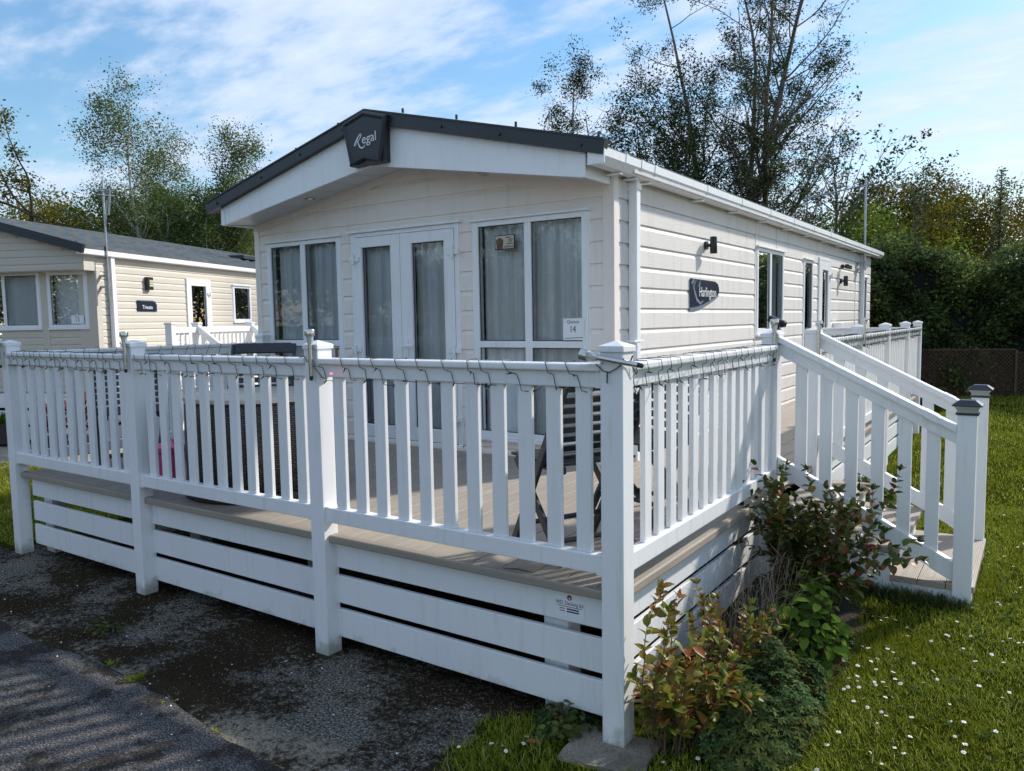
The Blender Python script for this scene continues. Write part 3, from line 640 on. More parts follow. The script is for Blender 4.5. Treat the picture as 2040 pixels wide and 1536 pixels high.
# flowing capital R drawn as tapering strokes
def ribbon(mb, pts, wds, y):
    vs = []; fs = []
    for i, (x, z) in enumerate(pts):
        d = Vector((pts[min(i+1, len(pts)-1)][0]-pts[max(i-1, 0)][0], pts[min(i+1, len(pts)-1)][1]-pts[max(i-1, 0)][1])).normalized(); n_ = Vector((-d.y, d.x))*wds[i]
        vs += [(x+n_.x, y, z+n_.y), (x-n_.x, y, z-n_.y)]
    for i in range(len(pts)-1): fs.append((2*i, 2*i+1, 2*i+3, 2*i+2))
    mb.add(vs, fs)
q = MB()
ribbon(q, [(-3.218, 2.925), (-3.200, 2.955), (-3.17, 2.995), (-3.135, 3.03), (-3.11, 3.05), (-3.10, 3.035), (-3.12, 3.00), (-3.15, 2.97)], [.004, .008, .009, .007, .005, .006, .006, .003], 1.8375)
ribbon(q, [(-3.155, 2.975), (-3.145, 2.935), (-3.125, 2.90), (-3.09, 2.885), (-3.06, 2.895), (-3.04, 2.92)], [.006, .009, .009, .008, .006, .003], 1.8370)
ribbon(q, [(-3.218, 2.925), (-3.19, 2.93), (-3.165, 2.965), (-3.15, 2.99)], [.004, .004, .004, .003], 1.8372)
q.v = [(-3.035+(x+3.035)*.66+.012, y, 2.975+(z-2.975)*.66) for x, y, z in q.v]; q.build('lettering', 'lettering', nb)
# plaque on the side wall
pq = MB(); pq.F = FS; pp = [(3.66, 1.925)]+[(4.33-.08*(1-math.sin(t)), 1.905-.08*(1-math.sin(t))*0) for t in ()]+[(4.24, 1.915), (4.31, 1.895), (4.34, 1.86), (4.345, 1.82)]+[(4.345-.685*u, 1.815-.125*math.sin(u*math.pi/2)-.0) for u in (.1, .2, .35, .5, .65, .8, .9, 1)]
pb = MB(); pb.F = FS; pb.prism([(a, z-.032) if z < 1.83 else (a, z-.006) for a, z in pp], .015, .020); bk = pb.build('plaque_backing', 'swoosh', home)
pq.prism(pp, .0205, .026); pl = pq.build('name_plaque', 'navy_plaque', home)
text('Harlington', .118, 'lettering', 'lettering', pl, wallM(4.055, 1.815, XR+.0275, 'S'), .0006, 0, sx=.82)
q = MB()
for sx_, pts in ((1, [(3.78, 1.915), (3.72, 1.86), (3.76, 1.80), (3.80, 1.75), (3.88, 1.72), (3.95, 1.745)]), (1, [(3.88, 1.915), (3.86, 1.88), (3.83, 1.86)]), (1, [(3.67, 1.88), (3.72, 1.905), (3.74, 1.918)])):
    vs = []; n_ = len(pts)
    b_ = MB(); ribbon(b_, pts, [.004+.012*math.sin(math.pi*i/(n_-1)) for i in range(n_)], 0); q.add([(XR+.0270, x, z) for x, y, z in b_.v], b_.f)
q.build('swoosh', 'swoosh', pl)
# wall lights, camera, meter box, aerial
for y, z in ((4.02, 2.215), (9.46, 2.09)):
    q = MB(); q.F = FS; q.tube([(y, .012, z), (y, .035, z)], .036, 20); q.tube([(y, .035, z), (y, .06, z)], .014, 10); b_ = q.build('wall_light', 'plastic_black', home)
    q = MB(); q.lathe([(.018, z-.070), (.028, z-.071), (.030, z-.068), (.030, z+.068), (.028, z+.071), (.018, z+.070)], XR+.088, y, 24); q.build('lamp_tube', 'plastic_black', b_, smooth=True)
q = MB(); q.F = FS; q.tube([(9.50, .01, 2.30), (9.50, .05, 2.30)], .03, 14); q.bar((9.50, .05, 2.30), (9.48, .10, 2.29), .02, .02); q.bar((9.43, .10, 2.30), (9.58, .12, 2.285), .06, .055, c=.008); q.build('security_camera', 'plastic_black', home)
q = MB(); q.F = FS; q.box(9.02, 9.26, .015, .12, 1.10, 1.50, .008); q.build('meter_box', 'frame_white', home)
q = MB(); q.tube([(-1.09, 10.72, 2.32), (-1.09, 10.70, 3.70)], .017, 10); q.tube([(-1.09, 10.70, 3.60), (-1.09-.80, 10.70-.40, 3.43)], .012, 8); q.tube([(-1.09, 10.70, 3.60), (-.97, 10.76, 3.625)], .012, 8)
for u in (.1, .45, .75, 1.0): 
    c_ = Vector((-1.09-.80*u, 10.70-.40*u, 3.60-.17*u)); q.tube([c_-Vector((-.05, .1, 0)), c_+Vector((-.05, .1, 0))], .004, 5)
q.box(-1.19, -1.07, 10.66, 10.78, 2.40, 2.43); q.box(-1.19, -1.07, 10.66, 10.78, 2.30, 2.33); q.build('aerial', 'galvanised', home)
# notices in the window panes
q = MB(); q.F = FF; q.prism([(-1.578, 1.608), (-1.578, 1.457), (-1.405, 1.457), (-1.405, 1.612)], .026, .0268); ntc = q.build('window_notice', 'paper', home)
text('Quince', .033, 'ink', 'lettering', ntc, wallM(-1.497, 1.585, YF-.0275, 'F'), .0003)
text('14', .066, 'ink', 'lettering', ntc, wallM(-1.500, 1.532, YF-.0275, 'F'), .0003, sx=.8)
q = MB(); q.F = FF; q.prism([(-1.565, 1.467), (-1.42, 1.474), (-1.42, 1.478), (-1.565, 1.471)], .0270, .0274); q.build('stripe', 'ink_green', ntc)
q = MB(); q.F = FF; q.box(-2.170, -1.988, .0060, .0135, 2.125, 2.232, .002); ds = q.build('dog_sign', 'ink', home)
q = MB(); q.F = FF; q.box(-2.162, -1.996, .0137, .0145, 2.132, 2.226); q.build('sign_face', 'stone_top', ds)
q = MB(); q.F = FF; q.tube([(-2.122, .0147, 2.183), (-2.122, .0152, 2.183)], .030, 20); q.box(-2.150, -2.094, .0148, .0154, 2.133, 2.165, .008); q.box(-2.155, -2.145, .0148, .0154, 2.165, 2.20); q.box(-2.100, -2.090, .0148, .0154, 2.165, 2.20); q.build('dog_picture', 'stem_brown', ds)
text('LABRADOR', .021, 'ink', 'lettering', ds, wallM(-2.042, 2.145, YF-.0150, 'F'), .0003, sx=.82)
q = MB(); q.F = FF
for z, a0_, a1_ in ((2.212, -2.070, -2.02), (2.198, -2.045, -2.004), (2.184, -2.045, -2.010), (2.168, -2.055, -2.004)): q.box(a0_, a1_, .0147, .0150, z-.003, z+.003)
q.build('small_print', 'ink', ds)
# ================================================================ veranda
ver = thing('veranda', (-2.36, 1.1, 0), 'long white plastic veranda with composite deck, railings and side steps round the cream mobile home', 'veranda')
DZ = .590; PW = .09
def post(x1, y0, z0, z1, cap=True, w=PW):
    m = MB(); m.box(x1-w, x1, y0, y0+w, z0, z1, .004); p = m.build('post', 'pvc', ver)
    if cap:
        c = MB(); e = .007; X0, X1, Y0, Y1 = x1-w-e, x1+e, y0-e, y0+w+e; c.box(X0, X1, Y0, Y1, z1-.006, z1+.016, .003)
        cx_, cy_ = (X0+X1)/2, (Y0+Y1)/2; c.add([(X0+.002, Y0+.002, z1+.0165), (X1-.002, Y0+.002, z1+.0165), (X1-.002, Y1-.002, z1+.0165), (X0+.002, Y1-.002, z1+.0165), (cx_, cy_, z1+.036)], [(0, 1, 4), (1, 2, 4), (2, 3, 4), (3, 0, 4)])
        c.build('post_cap', 'pvc', p)
    return p
FX = [0, -1.57, -3.15, -4.72]
for x in FX: post(x, 0, .022 if x == 0 else 0, 1.488)
SY = [1.955, 2.93, 4.49, 5.85, 7.21, 8.27]
for y in SY: post(0, y, .05, 1.488)
post(-4.66, 2.10, 0, 1.488)
def rail_panel(F, a0, a1, bal=None, individual=True, bw=.064):
    """straight panel between posts in frame F(a, n, z): n outward"""
    m = MB(); m.F = F
    m.box(a0, a1, -.008, .078, 1.412, 1.440, .007); m.box(a0, a1, .016, .066, 1.352, 1.411, .004)
    for a in (a0, a1-.028): m.box(a, a+.028, .012, .070, 1.350, 1.4125, .003)
    m.build('top_rail', 'pvc', ver)
    m = MB(); m.F = F; m.box(a0, a1, .016, .066, .657, .729, .004)
    for a in (a0, a1-.028): m.box(a, a+.028, .012, .070, .653, .733, .003)
    p = m.build('bottom_rail', 'pvc', ver)
    if individual:
        for b in bal:
            q = MB(); q.F = F; q.box(b, b+bw, .030, .052, .7292, 1.3518, .003); q.build('baluster', 'pvc', p)
    else:
        q = MB(); q.F = F
        for b in bal: q.box(b, b+bw, .030, .052, .7292, 1.3518, 0)
        o = q.build('balusters', 'pvc', p); o['kind'] = 'stuff'
    return p
FRONT = lambda a, n, z: (a, n, z)
rail_panel(FRONT, -1.57, -.09, [-.21-.1296*i for i in range(11)])
rail_panel(FRONT, -3.15, -1.66, [-1.66-.0-.118-.1296*i for i in range(11)])
rail_panel(FRONT, -4.72, -3.24, [-3.24-.116-.1296*i for i in range(11)])
SIDE = lambda a, n, z: (-n, a, z)
rail_panel(SIDE, .09, 1.955, [.125+.1265*i for i in range(1, 15)])
for i in range(1, 5): rail_panel(SIDE, SY[i]+.09, SY[i+1], [SY[i]+.15+.118*j for j in range(int((SY[i+1]-SY[i]-.2)/.118)+1)], False)
LEFT = lambda a, n, z: (-4.75+n, a, z)
rail_panel(LEFT, .09, 2.10, [.15+.1296*i for i in range(15)])
BACK = lambda a, n, z: (a, 8.27+.09-n, z)
rail_panel(BACK, -1.17, -.09, [-1.12+.125*i for i in range(8)], False)
# deck boards laid front to back
m = MB(); x = -4.70; i = 0
while x < -.035:
    x1 = min(x+.143, -.033); m.box(x, x1, .058, YF-.002 if x < XR-.02 else 8.33, DZ-.024, DZ, .003); x += .147; i += 1
m.build('deck_floor', 'deck_y', ver)
m = MB(); 
for a0, a1 in ((-4.71, -3.24), (-3.15, -1.66), (-1.57, -.09)): m.box(a0, a1, .028, .070, .553, DZ+.001, .006)
m.build('deck_nosing', 'deck_x', ver)
m = MB()
for a0, a1 in ((.09, 1.955), (2.045, 2.93), (3.02, 4.49), (4.58, 5.85), (5.94, 7.21), (7.30, 8.27)): m.box(-.070, -.028, a0, a1, .553, DZ+.001, .006)
m.build('deck_nosing', 'deck_y', ver)
for z0, z1 in ((.421, .552), (.245, .382), (.075, .215)):
    for a0, a1 in ((-4.66, -3.24), (-3.17, -1.66), (-1.59, -.09)):
        m = MB(); m.box(a0, a1, .078, .100, z0, z1, .003); m.build('skirting_board', 'pvc', ver)
    for a0, a1 in ((.085, 1.97), (3.0, 4.50), (4.56, 5.86), (5.92, 7.22), (7.28, 8.3)):
        m = MB(); m.box(-.100, -.078, a0, a1, z0+(.012 if z1 < .55 else 0), z1+.012, .003); m.build('skirting_board', 'pvc', ver)
for x, y in ((-.42, .125), (-4.66, .15), (-2.4, .6), (-3.6, .6), (-1.0, 1.3), (-2.4, 1.9), (-4.6, 1.6)):
    m = MB(); m.box(x, x+.115, y, y+.10, 0, .40, .004); m.build('support_leg', 'pvc', ver)
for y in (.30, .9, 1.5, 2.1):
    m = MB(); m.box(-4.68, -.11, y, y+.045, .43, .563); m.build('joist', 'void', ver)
# brackets on the left post
for z in (.18, .36, .60): 
    m = MB(); m.tube([(-4.719, .072, z), (-4.712, .072, z)], .012, 10); m.build('bolt_cover', 'pvc', ver)
# steps
for x0, x1, z in ((-.03, .338, .500), (.30, .640, .373), (.598, .985, .226)):
    m = MB(); n_ = 3; dx = (x1-x0)/n_
    for j in range(n_): m.box(x0+j*dx+.001, x0+(j+1)*dx-.002, 1.958 if z < .45 else 2.046, 2.985, z-.034, z, .003)
    m.build('tread', 'deck_y', ver)
m = MB(); m.box(-.03, .300, 1.968, 1.985, .06, .465, .002); m.box(.301, .602, 1.966, 1.985, .06, .338, .002); m.box(.603, .93, 1.970, 1.988, .04, .191, .002); m.build('step_cheek', 'pvc', ver)
m = MB(); m.box(-.03, .93, 2.955, 2.975, .05, .19); m.box(-.03, .60, 2.955, 2.976, .19, .34); m.build('step_cheek', 'pvc', ver)
m = MB(); m.box(.285, .303, 1.99, 2.95, .06, .465); m.box(.585, .602, 1.99, 2.95, .06, .338); m.box(.92, .938, 1.99, 2.95, .04, .191); m.build('riser', 'pvc', ver)
for y0 in (1.955, 2.93):
    m = MB(); m.box(.885, .972, y0, y0+.088, .04, 1.095, .004); nw = m.build('newel_post', 'pvc', ver)
    ny = y0+.022
    def slope(z_a, z_b, x0=.002, x1=.884): return lambda x: z_a+(z_b-z_a)*(x-x0)/(x1-x0)
    def beam(mb, x0, x1, y_0, y_1, ft, fb):
        mb.add([(x0, y_0, fb(x0)), (x1, y_0, fb(x1)), (x1, y_1, fb(x1)), (x0, y_1, fb(x0)), (x0, y_0, ft(x0)), (x1, y_0, ft(x1)), (x1, y_1, ft(x1)), (x0, y_1, ft(x0))], [(0, 3, 2, 1), (4, 5, 6, 7), (0, 1, 5, 4), (1, 2, 6, 5), (2, 3, 7, 6), (3, 0, 4, 7)])
    m = MB(); t1, t2, t3 = slope(1.487, 1.037), slope(1.456, 1.006), slope(1.385, .944); b1, b2 = slope(.803, .331), slope(.708, .238)
    beam(m, .002, .884, ny-.020, ny+.066, t1, t2); beam(m, .002, .884, ny+.0, ny+.046, lambda x: t2(x)-.001, t3); beam(m, .002, .884, ny, ny+.046, b1, b2)
    beam(m, .78, .884, ny-.003, ny+.049, lambda x: b1(x)+.004, lambda x: b2(x)-.004); beam(m, .03, .09, ny-.003, ny+.049, lambda x: t2(x)-.002, lambda x: t3(x)-.004); beam(m, .74, .80, ny-.023, ny+.069, lambda x: t1(x)+.003, lambda x: t2(x)-.003)
    hr = m.build('stair_rail', 'pvc', ver)
    for bx in (.092, .224, .356, .487, .618, .750):
        q = MB(); beam(q, bx, bx+.063, ny+.012, ny+.034, lambda x: t3(x)-.001, lambda x: b1(x)+.001); q.build('baluster', 'pvc', hr)
# maker's sticker on the top skirting board
q = MB(); q.box(-.335, -.205, .0765, .0775, .438, .532); st = q.build('maker_sticker', 'paper', ver)
text('WD. Decking ltd', .021, 'ink', 'lettering', st, wallM(-.270, .494, .0762, 'F'), .0002, sx=.85)
q = MB(); q.tube([(-.270, .0763, .518), (-.270, .0760, .518)], .011, 16); q.build('logo', 'ink_red', st)
q = MB(); q.tube([(-.270, .0759, .515), (-.270, .0757, .515)], .004, 10); q.build('logo', 'paper', st)
q = MB(); q.box(-.325, -.215, .0760, .0763, .480, .4825); q.build('small_print', 'ink_red', st)
q = MB()
for z in (.470, .460): q.box(-.315, -.292, .0760, .0763, z, z+.003); q.box(-.283, -.228, .0760, .0763, z-.001, z+.0045)
q.build('small_print', 'ink', st)

# ---------------------------------------------------------------- solar lights
def solar_stake(loc, label, axis=None, sc=1.0):
    t = thing('solar_stake_light', loc, label, 'solar light', 'steel solar stake lights tied to the railing posts')
    def mk(name, mat, fn):
        m = MB(); fn(m)
        if axis is not None:
            q = Vector((0, 0, 1)).rotation_difference(Vector(axis)).to_matrix(); m.v = [tuple(q @ Vector(p)) for p in m.v]
        m.v = [tuple(Vector(p)*sc) for p in m.v]
        return m.build(name, mat, t, smooth=True, off=False)
    mk('spike', 'plastic_black', lambda m: m.lathe([(.003, -.022), (.0085, -.018), (.0095, 0)], 0, 0, 12))
    mk('stem', 'steel', lambda m: m.lathe([(.010, 0), (.010, .150)], 0, 0, 14))
    mk('lens', 'clear_plastic', lambda m: m.lathe([(.011, .150), (.013, .156), (.019, .190)], 0, 0, 16))
    mk('cap', 'steel', lambda m: m.lathe([(.0235, .188), (.0240, .190), (.0240, .214), (.0225, .217), (.015, .219)], 0, 0, 20))
    return t
solar_stake((-1.592, -.022, 1.358), 'upright solar stake light on the front post right of the rattan table')
solar_stake((-3.176, -.022, 1.356), 'upright solar stake light on the front post left of the rattan table')
solar_stake((-4.775, -.022, 1.350), 'upright solar stake light on the far left front post')
solar_stake((.066, -.016, 1.440), 'solar stake light lying crosswise against the corner post', axis=Vector((-.97, -.09, .16)).normalized())
solar_stake((-.012, 1.934, 1.368), 'solar stake light strapped to the near post at the top of the steps')
solar_stake((.006, 2.905, 1.350), 'solar stake light on the far post at the top of the steps')
solar_stake((.013, 4.47, 1.360), 'solar stake light standing against a post of the far side railing')
def cap_light(x1, y0, label):
    cx_, cy_ = x1-.0435, y0+.044; t = thing('post_cap_light', (cx_, cy_, 1.095), label, 'solar light', 'square solar cap lights on the newel posts')
    def fr(z0, w0, z1, w1, mb):
        mb.add([(-w0, -w0, z0), (w0, -w0, z0), (w0, w0, z0), (-w0, w0, z0), (-w1, -w1, z1), (w1, -w1, z1), (w1, w1, z1), (-w1, w1, z1)], [(0, 3, 2, 1), (4, 5, 6, 7), (0, 1, 5, 4), (1, 2, 6, 5), (2, 3, 7, 6), (3, 0, 4, 7)])
    m = MB(); fr(0, .050, .011, .050, m); m.build('base', 'anthracite', t, off=False)
    m = MB(); fr(.0112, .043, .026, .046, m); fr(.026, .046, .044, .058, m); m.build('lens', 'clear_plastic', t, off=False)
    m = MB(); fr(.0442, .067, .049, .067, m); fr(.0492, .066, .072, .036, m); m.build('cap', 'anthracite', t, off=False)
    m = MB(); fr(.0722, .033, .0735, .033, m); m.build('solar_panel', 'navy_plaque', t, off=False)
cap_light(.972, 1.955, 'square solar cap light on the nearer newel post at the foot of the steps')
cap_light(.972, 2.93, 'square solar cap light on the farther newel post at the foot of the steps')
# small camera on the step post
t = thing('security_camera', (-.03, 1.99, 1.525), 'small black security camera on top of the near step post', 'security camera')
m = MB(); m.lathe([(.018, 0), (.018, .006), (.007, .009), (.007, .035)], .022, 0, 14); m.build('mount', 'plastic_black', t, off=False)
m = MB(); m.bar((-.035, .02, .066), (.065, -.012, .028), .036, .036, c=.006); m.build('camera_body', 'plastic_black', t, off=False)

# ---------------------------------------------------------------- string lights
def string_lights(name_label, F, a0, a1, turns, seed, ret=False):
    t = thing('string_lights', F(a0, .04, 1.40), name_label, 'string lights', 'green cable string lights wound round the top rails')
    r2 = random.Random(seed); pts = []; bulbs = []
    n_ = turns*16
    jit = [r2.uniform(-.75, .75) for _ in range(turns+2)]; drop = [r2.choice((0, 0, .004, .012, .02)) for _ in range(turns+2)]
    for i in range(n_+1):
        u = i/16; k_ = int(u); ph = (u-k_); step = (a1-a0)/turns
        a = a0+step*(u+jit[min(k_, turns)]*.5*(1-ph)+jit[min(k_+1, turns+1)]*.5*ph)
        # path round the rail section: front down, under, back up, over
        c = [(-.013, 1.444), (-.014, 1.405), (.010, 1.395), (.009, 1.347), (.040, 1.344), (.071, 1.347), (.083, 1.41), (.080, 1.445), (.035, 1.447)]
        w = ph*(len(c)-1)*.999; j = int(w); f_ = w-j; n2 = c[j][0]*(1-f_)+c[j+1][0]*f_; z2 = c[j][1]*(1-f_)+c[j+1][1]*f_
        if z2 < 1.36: z2 -= drop[min(k_, turns)]*math.sin(math.pi*min(1, max(0, (ph-.25)/.45)))
        sh = ph if ph < .55 else .55+(ph-.55)
        pts.append((a, n2+r2.uniform(-.001, .0), z2+r2.uniform(-.002, .002)))
        if i % 16 in ((3, 9) if i//16 % 2 else (6,)) and k_ < turns: bulbs.append(len(pts)-1)
    m = MB(); m.F = F; m.tube(pts, .0016, 5); m.build('cable', 'cable', t, smooth=True)
    for b in bulbs:
        p = pts[b]; m = MB(); m.F = F; d = Vector((r2.uniform(-1, 1), -1.0, r2.uniform(-1.6, .3))).normalized(); q = Vector(p)
        m.tube([q, q+d*.018], .0030, 6); bb = m.build('bulb_holder', 'cable', t)
        m = MB(); m.F = F; m.tube([q+d*.0181, q+d*.027], .0017, 6); m.build('bulb', 'bulb_clear', bb)
    return t
s1 = string_lights('cable string lights wound round the front rail nearest the corner post', FRONT, -1.56, -.10, 12, 1)
string_lights('cable string lights wound round the middle front rail before the rattan table', FRONT, -3.14, -1.67, 13, 2)
string_lights('cable string lights wound round the left front rail by the folding chair', FRONT, -4.71, -3.25, 17, 3)
string_lights('cable string lights wound round the side rail between corner post and steps', SIDE, .10, 1.945, 17, 4)
string_lights('cable string lights wound round the left end rail of the veranda', LEFT, .12, 2.08, 16, 5)
string_lights('cable string lights wound round the first side rail past the steps', SIDE, 3.03, 4.48, 20, 6)
string_lights('cable string lights wound round the second side rail past the steps', SIDE, 4.59, 5.84, 18, 7)
string_lights('cable string lights wound round the third side rail past the steps', SIDE, 5.95, 7.20, 18, 8)
string_lights('cable string lights wound round the last side rail by the hedge', SIDE, 7.31, 8.26, 14, 9)
m = MB(); m.tube([(-1.46, -.016, 1.372), (-1.452, -.030, 1.374)], .0035, 8); m.build('red_bulb', 'red_bulb', s1)
m = MB()                                     # loops of cable round the posts
m.tube([(-1.66, -.004, 1.452), (-1.63, -.012, 1.425), (-1.60, -.012, 1.42), (-1.585, -.008, 1.40), (-1.562, -.006, 1.375), (-1.545, .0, 1.352), (-1.52, .008, 1.345)], .0021, 5)
m.tube([(-.10, -.012, 1.44), (-.07, -.010, 1.415), (-.045, -.010, 1.412), (-.02, -.008, 1.425), (.006, .0, 1.447), (.010, .05, 1.435), (.012, .09, 1.40)], .0021, 5)
for p, q in (((-.055, -.010, 1.412), (-.055, -.012, 1.372)), ((0, -.006, 1.440), (.012, -.016, 1.462)), ((.012, .03, 1.44), (.03, .02, 1.47))): m.tube([p, q], .0028, 6)
m.build('cable_loop', 'cable', s1)

# ---------------------------------------------------------------- folding chairs
def make_chair(label):
    t = thing('folding_chair', (0, 0, 0), label, 'chair', 'black slatted folding chairs on the deck')
    def part(name, fn, mat='chair_black'):
        m = MB(); fn(m); return m.build(name, mat, t, off=False)
    hw = .215
    for s in (-1, 1):
        part('back_leg_frame', lambda m: m.bar((-.285, s*hw, .865), (.205, s*hw, .006), .020, .042, (0, 1, 0) if False else (.5, 0, .8), .004))
        part('front_leg_frame', lambda m: (m.bar((.205, s*(hw-.026), .452), (-.185, s*(hw-.026), .006), .020, .042, (-.5, 0, .8), .004)))
        part('seat_rail', lambda m: (m.bar((.215, s*(hw-.050), .438), (-.170, s*(hw-.050), .438), .022, .036, (0, 0, 1), .004)))
    part('cross_bar', lambda m: m.tube([(.135, -hw, .13), (.135, hw, .13)], .013, 8)); part('cross_bar', lambda m: m.tube([(-.125, -hw+.02, .10), (-.125, hw-.02, .10)], .013, 8)); part('cross_bar', lambda m: m.tube([(-.05, -hw, .455-.01), (-.05, hw, .455-.01)], .011, 8))
    def slats(m):
        for i in range(9): x = -.165+i*.046; m.box(x, x+.032, -hw+.012, hw-.012, .457, .471, .003)
    part('seat', slats)
    d = Vector((-.49, 0, .859)).normalized()
    def back(m):
        for i in range(6):
            c = Vector((-.285, 0, .865))-d*(.115+i*.055); m.bar(c+Vector((0, -hw+.01, 0)), c+Vector((0, hw-.01, 0)), .012, .036, d, .002)
        # rounded top rail
        bm = bmesh.new(); pr = []
        for j in range(9): a = math.pi/2*j/8; pr.append((hw+.01-.05+.05*math.sin(a), .03-.05+.05*math.cos(a)))
        pr = [(-x, z) for x, z in pr[::-1]]+pr; pr += [(hw+.01, -.045), (-hw-.01, -.045)]
        nn = d.cross(Vector((0, 1, 0))).normalized(); c0 = Vector((-.285, 0, .865))-d*.02
        vs = [tuple(c0+Vector((0, y, 0))+d*z+nn*o) for o in (-.009, .009) for y, z in pr]; k_ = len(pr)
        m.add(vs, [tuple(range(k_)), tuple(range(2*k_-1, k_-1, -1))]+[(i, (i+1) % k_, (i+1) % k_+k_, i+k_) for i in range(k_)])
        c = Vector((-.285, 0, .865))-d*(.115+6*.055+.01); m.bar(c+Vector((0, -hw, 0)), c+Vector((0, hw, 0)), .016, .05, d, .003)
    part('backrest', back)
    return t
ch = make_chair('black folding chair nearest the corner post with its seat behind the front balusters')
spots = [((-.44, .44), 153, None), ((-.42, 1.12), 248, 'black folding chair between the corner chair and the cream side wall'),
         ((-3.22, .92), -50, 'black folding chair with rounded back rail behind the round rattan table'),
         ((-4.12, .52), -24, 'black folding chair at the far left end of the deck')]
for (x, y), a, lab in spots:
    o = ch if lab is None else copy_tree(ch); o.scale = (1, 1, 1)
    o.location = (x, y, DZ+.001); o.rotation_euler = (0, 0, R(a))
    if lab: o['label'] = lab
    if 'table' not in (lab or ''): o.scale = (.95, 1, .90)
# ---------------------------------------------------------------- rattan table
TX, TY, TR_ = -2.725, .585, .455
t = thing('rattan_table', (TX, TY, DZ), 'round dark rattan drum table with a stone coloured top behind the middle front railing', 'table')
def wick(name, prof, n=72, sm=True):
    vs = []; uvs = []; fs = []
    for r_, z in prof:
        for j in range(n+1): a = 2*math.pi*j/n; vs.append((TX+r_*math.cos(a), TY+r_*math.sin(a), z))
    for i in range(len(prof)-1):
        for j in range(n): fs.append((i*(n+1)+j, i*(n+1)+j+1, (i+1)*(n+1)+j+1, (i+1)*(n+1)+j))
    o = npmesh(name, vs, fs, 'wicker', t, smooth=sm); uv = o.data.uv_layers.new(name='UVMap')
    for p in o.data.polygons:
        for li, vi in zip(p.loop_indices, p.vertices):
            j = vi % (n+1); uv.data[li].uv = (TR_*2*math.pi*j/n, vs[vi][2])
    return o
wick('drum', [(TR_-.03, DZ+.052), (TR_, DZ+.058), (TR_+.006, DZ+.3), (TR_, DZ+.545), (TR_-.02, DZ+.565)])
wick('plinth', [(TR_-.02, DZ+.001), (TR_+.015, DZ+.004), (TR_+.018, DZ+.045), (TR_-.005, DZ+.051), (.02, DZ+.051)])
m = MB(); m.lathe([(TR_-.025, DZ+.566), (TR_+.004, DZ+.570), (TR_+.004, DZ+.590), (TR_-.004, DZ+.596)], TX, TY, 64); m.build('tabletop', 'stone_top', t, smooth=True)
# pink tub
t = thing('plastic_tub', (-3.56, .46, DZ), 'pink plastic tub on the deck left of the rattan table', 'tub')
m = MB(); m.lathe([(.075, .001), (.090, .006), (.094, .11), (.100, .115), (.098, .17), (.106, .18), (.106, .195)], 0, 0, 28); m.build('tub_body', 'pink_plastic', t, smooth=True, off=False)
m = MB(); m.lathe([(.112, .196), (.113, .215), (.095, .228), (.05, .232)], 0, 0, 28); m.tube([(-.05, 0, .23), (-.045, 0, .26), (0, 0, .272), (.045, 0, .26), (.05, 0, .23)], .007, 8); m.build('lid', 'pink_plastic', t, smooth=True, off=False)
# twig on the deck edge
m = MB(); m.tube([(-.56, .045, .596), (-.50, .05, .602), (-.43, .06, .597)], [.002, .004, .003], 6); tag(m.build('twig', 'stem_brown'), 'thin dark twig lying on the deck edge near the corner post', 'twig')

# ================================================================ neighbouring home
NB = Vector((-9.2504, 2.84508, 0)); NRZ = math.atan2(.391, .920)
nb_ = thing('mobile_home', NB, 'beige clad mobile home with grey tiled roof standing farther off on the left', 'mobile home', rz=NRZ)
def nbuild(mb, name, mat, par=None, **k): return mb.build(name, mat, par or nb_, off=False, **k)
NS = lambda a, n, z: (n, a, z); NF = lambda a, n, z: (a, .25-n, z)
SW = [(2.25, 2.92, .75, 2.36), (3.62, 4.22, 1.66, 2.30), (6.2, 7.2, 1.4, 2.3)]; FW = [(-.74, -.13, 1.60, 2.35), (-2.02, -.87, 1.60, 2.36), (-3.55, -2.9, 1.6, 2.36)]
m = MB(); m.F = NS; siding(m, .25, 9.6, .72, 2.58, 2.55, SW, .098, .010, .03); nbuild(m, 'side_wall', 'siding_beige')
m = MB(); m.F = NF; siding(m, -3.70, 0, .72, 2.38, 2.55, FW, .098, .010, .03); nbuild(m, 'front_wall', 'siding_beige_front')
m = MB(); m.F = lambda a, n, z: (a, .03-n, z); siding(m, -3.70, .02, 2.37, 2.62, 2.55, [], .098, .010, .03)
for z0 in range(5):
    za = 2.62+z0*.098; hw_ = 1.85*(1-(za+.06-2.60)/.52); siding(m, -1.85-hw_, -1.85+hw_, za, za+.098, 2.55, [], .098, .010, .03)
m.F = None; m.prism([(-3.75, 2.60), (.05, 2.60), (-1.85, 3.12)], .034, .05); m.box(-3.70, .02, .03, .25, 2.36, 2.372); m.box(.005, .02, .03, .25, 2.37, 2.62); nbuild(m, 'gable', 'siding_beige_front')
m = MB(); m.box(-3.7, -3.68, .25, 9.6, .7, 2.6); m.box(-3.7, 0, 9.58, 9.6, .7, 2.6); m.box(-3.68, -.02, .28, 9.58, .68, .72); m.box(-3.68, -.02, .3, 9.5, 2.54, 2.56); m.box(-1.1, -1.08, .9, 9.5, .72, 2.54); nbuild(m, 'rear_wall', 'siding_beige')
m = MB(); m.box(-.045, .012, .232, .2495, .72, 2.37, .004); m.box(.0005, .016, .232, .33, .72, 2.37, .004); m.box(-.26, -.047, .238, .2495, .72, 2.36); m.box(-.86, -.75, .234, .249, .72, 2.37); nbuild(m, 'corner_trim', 'siding_beige_front')
m = MB()
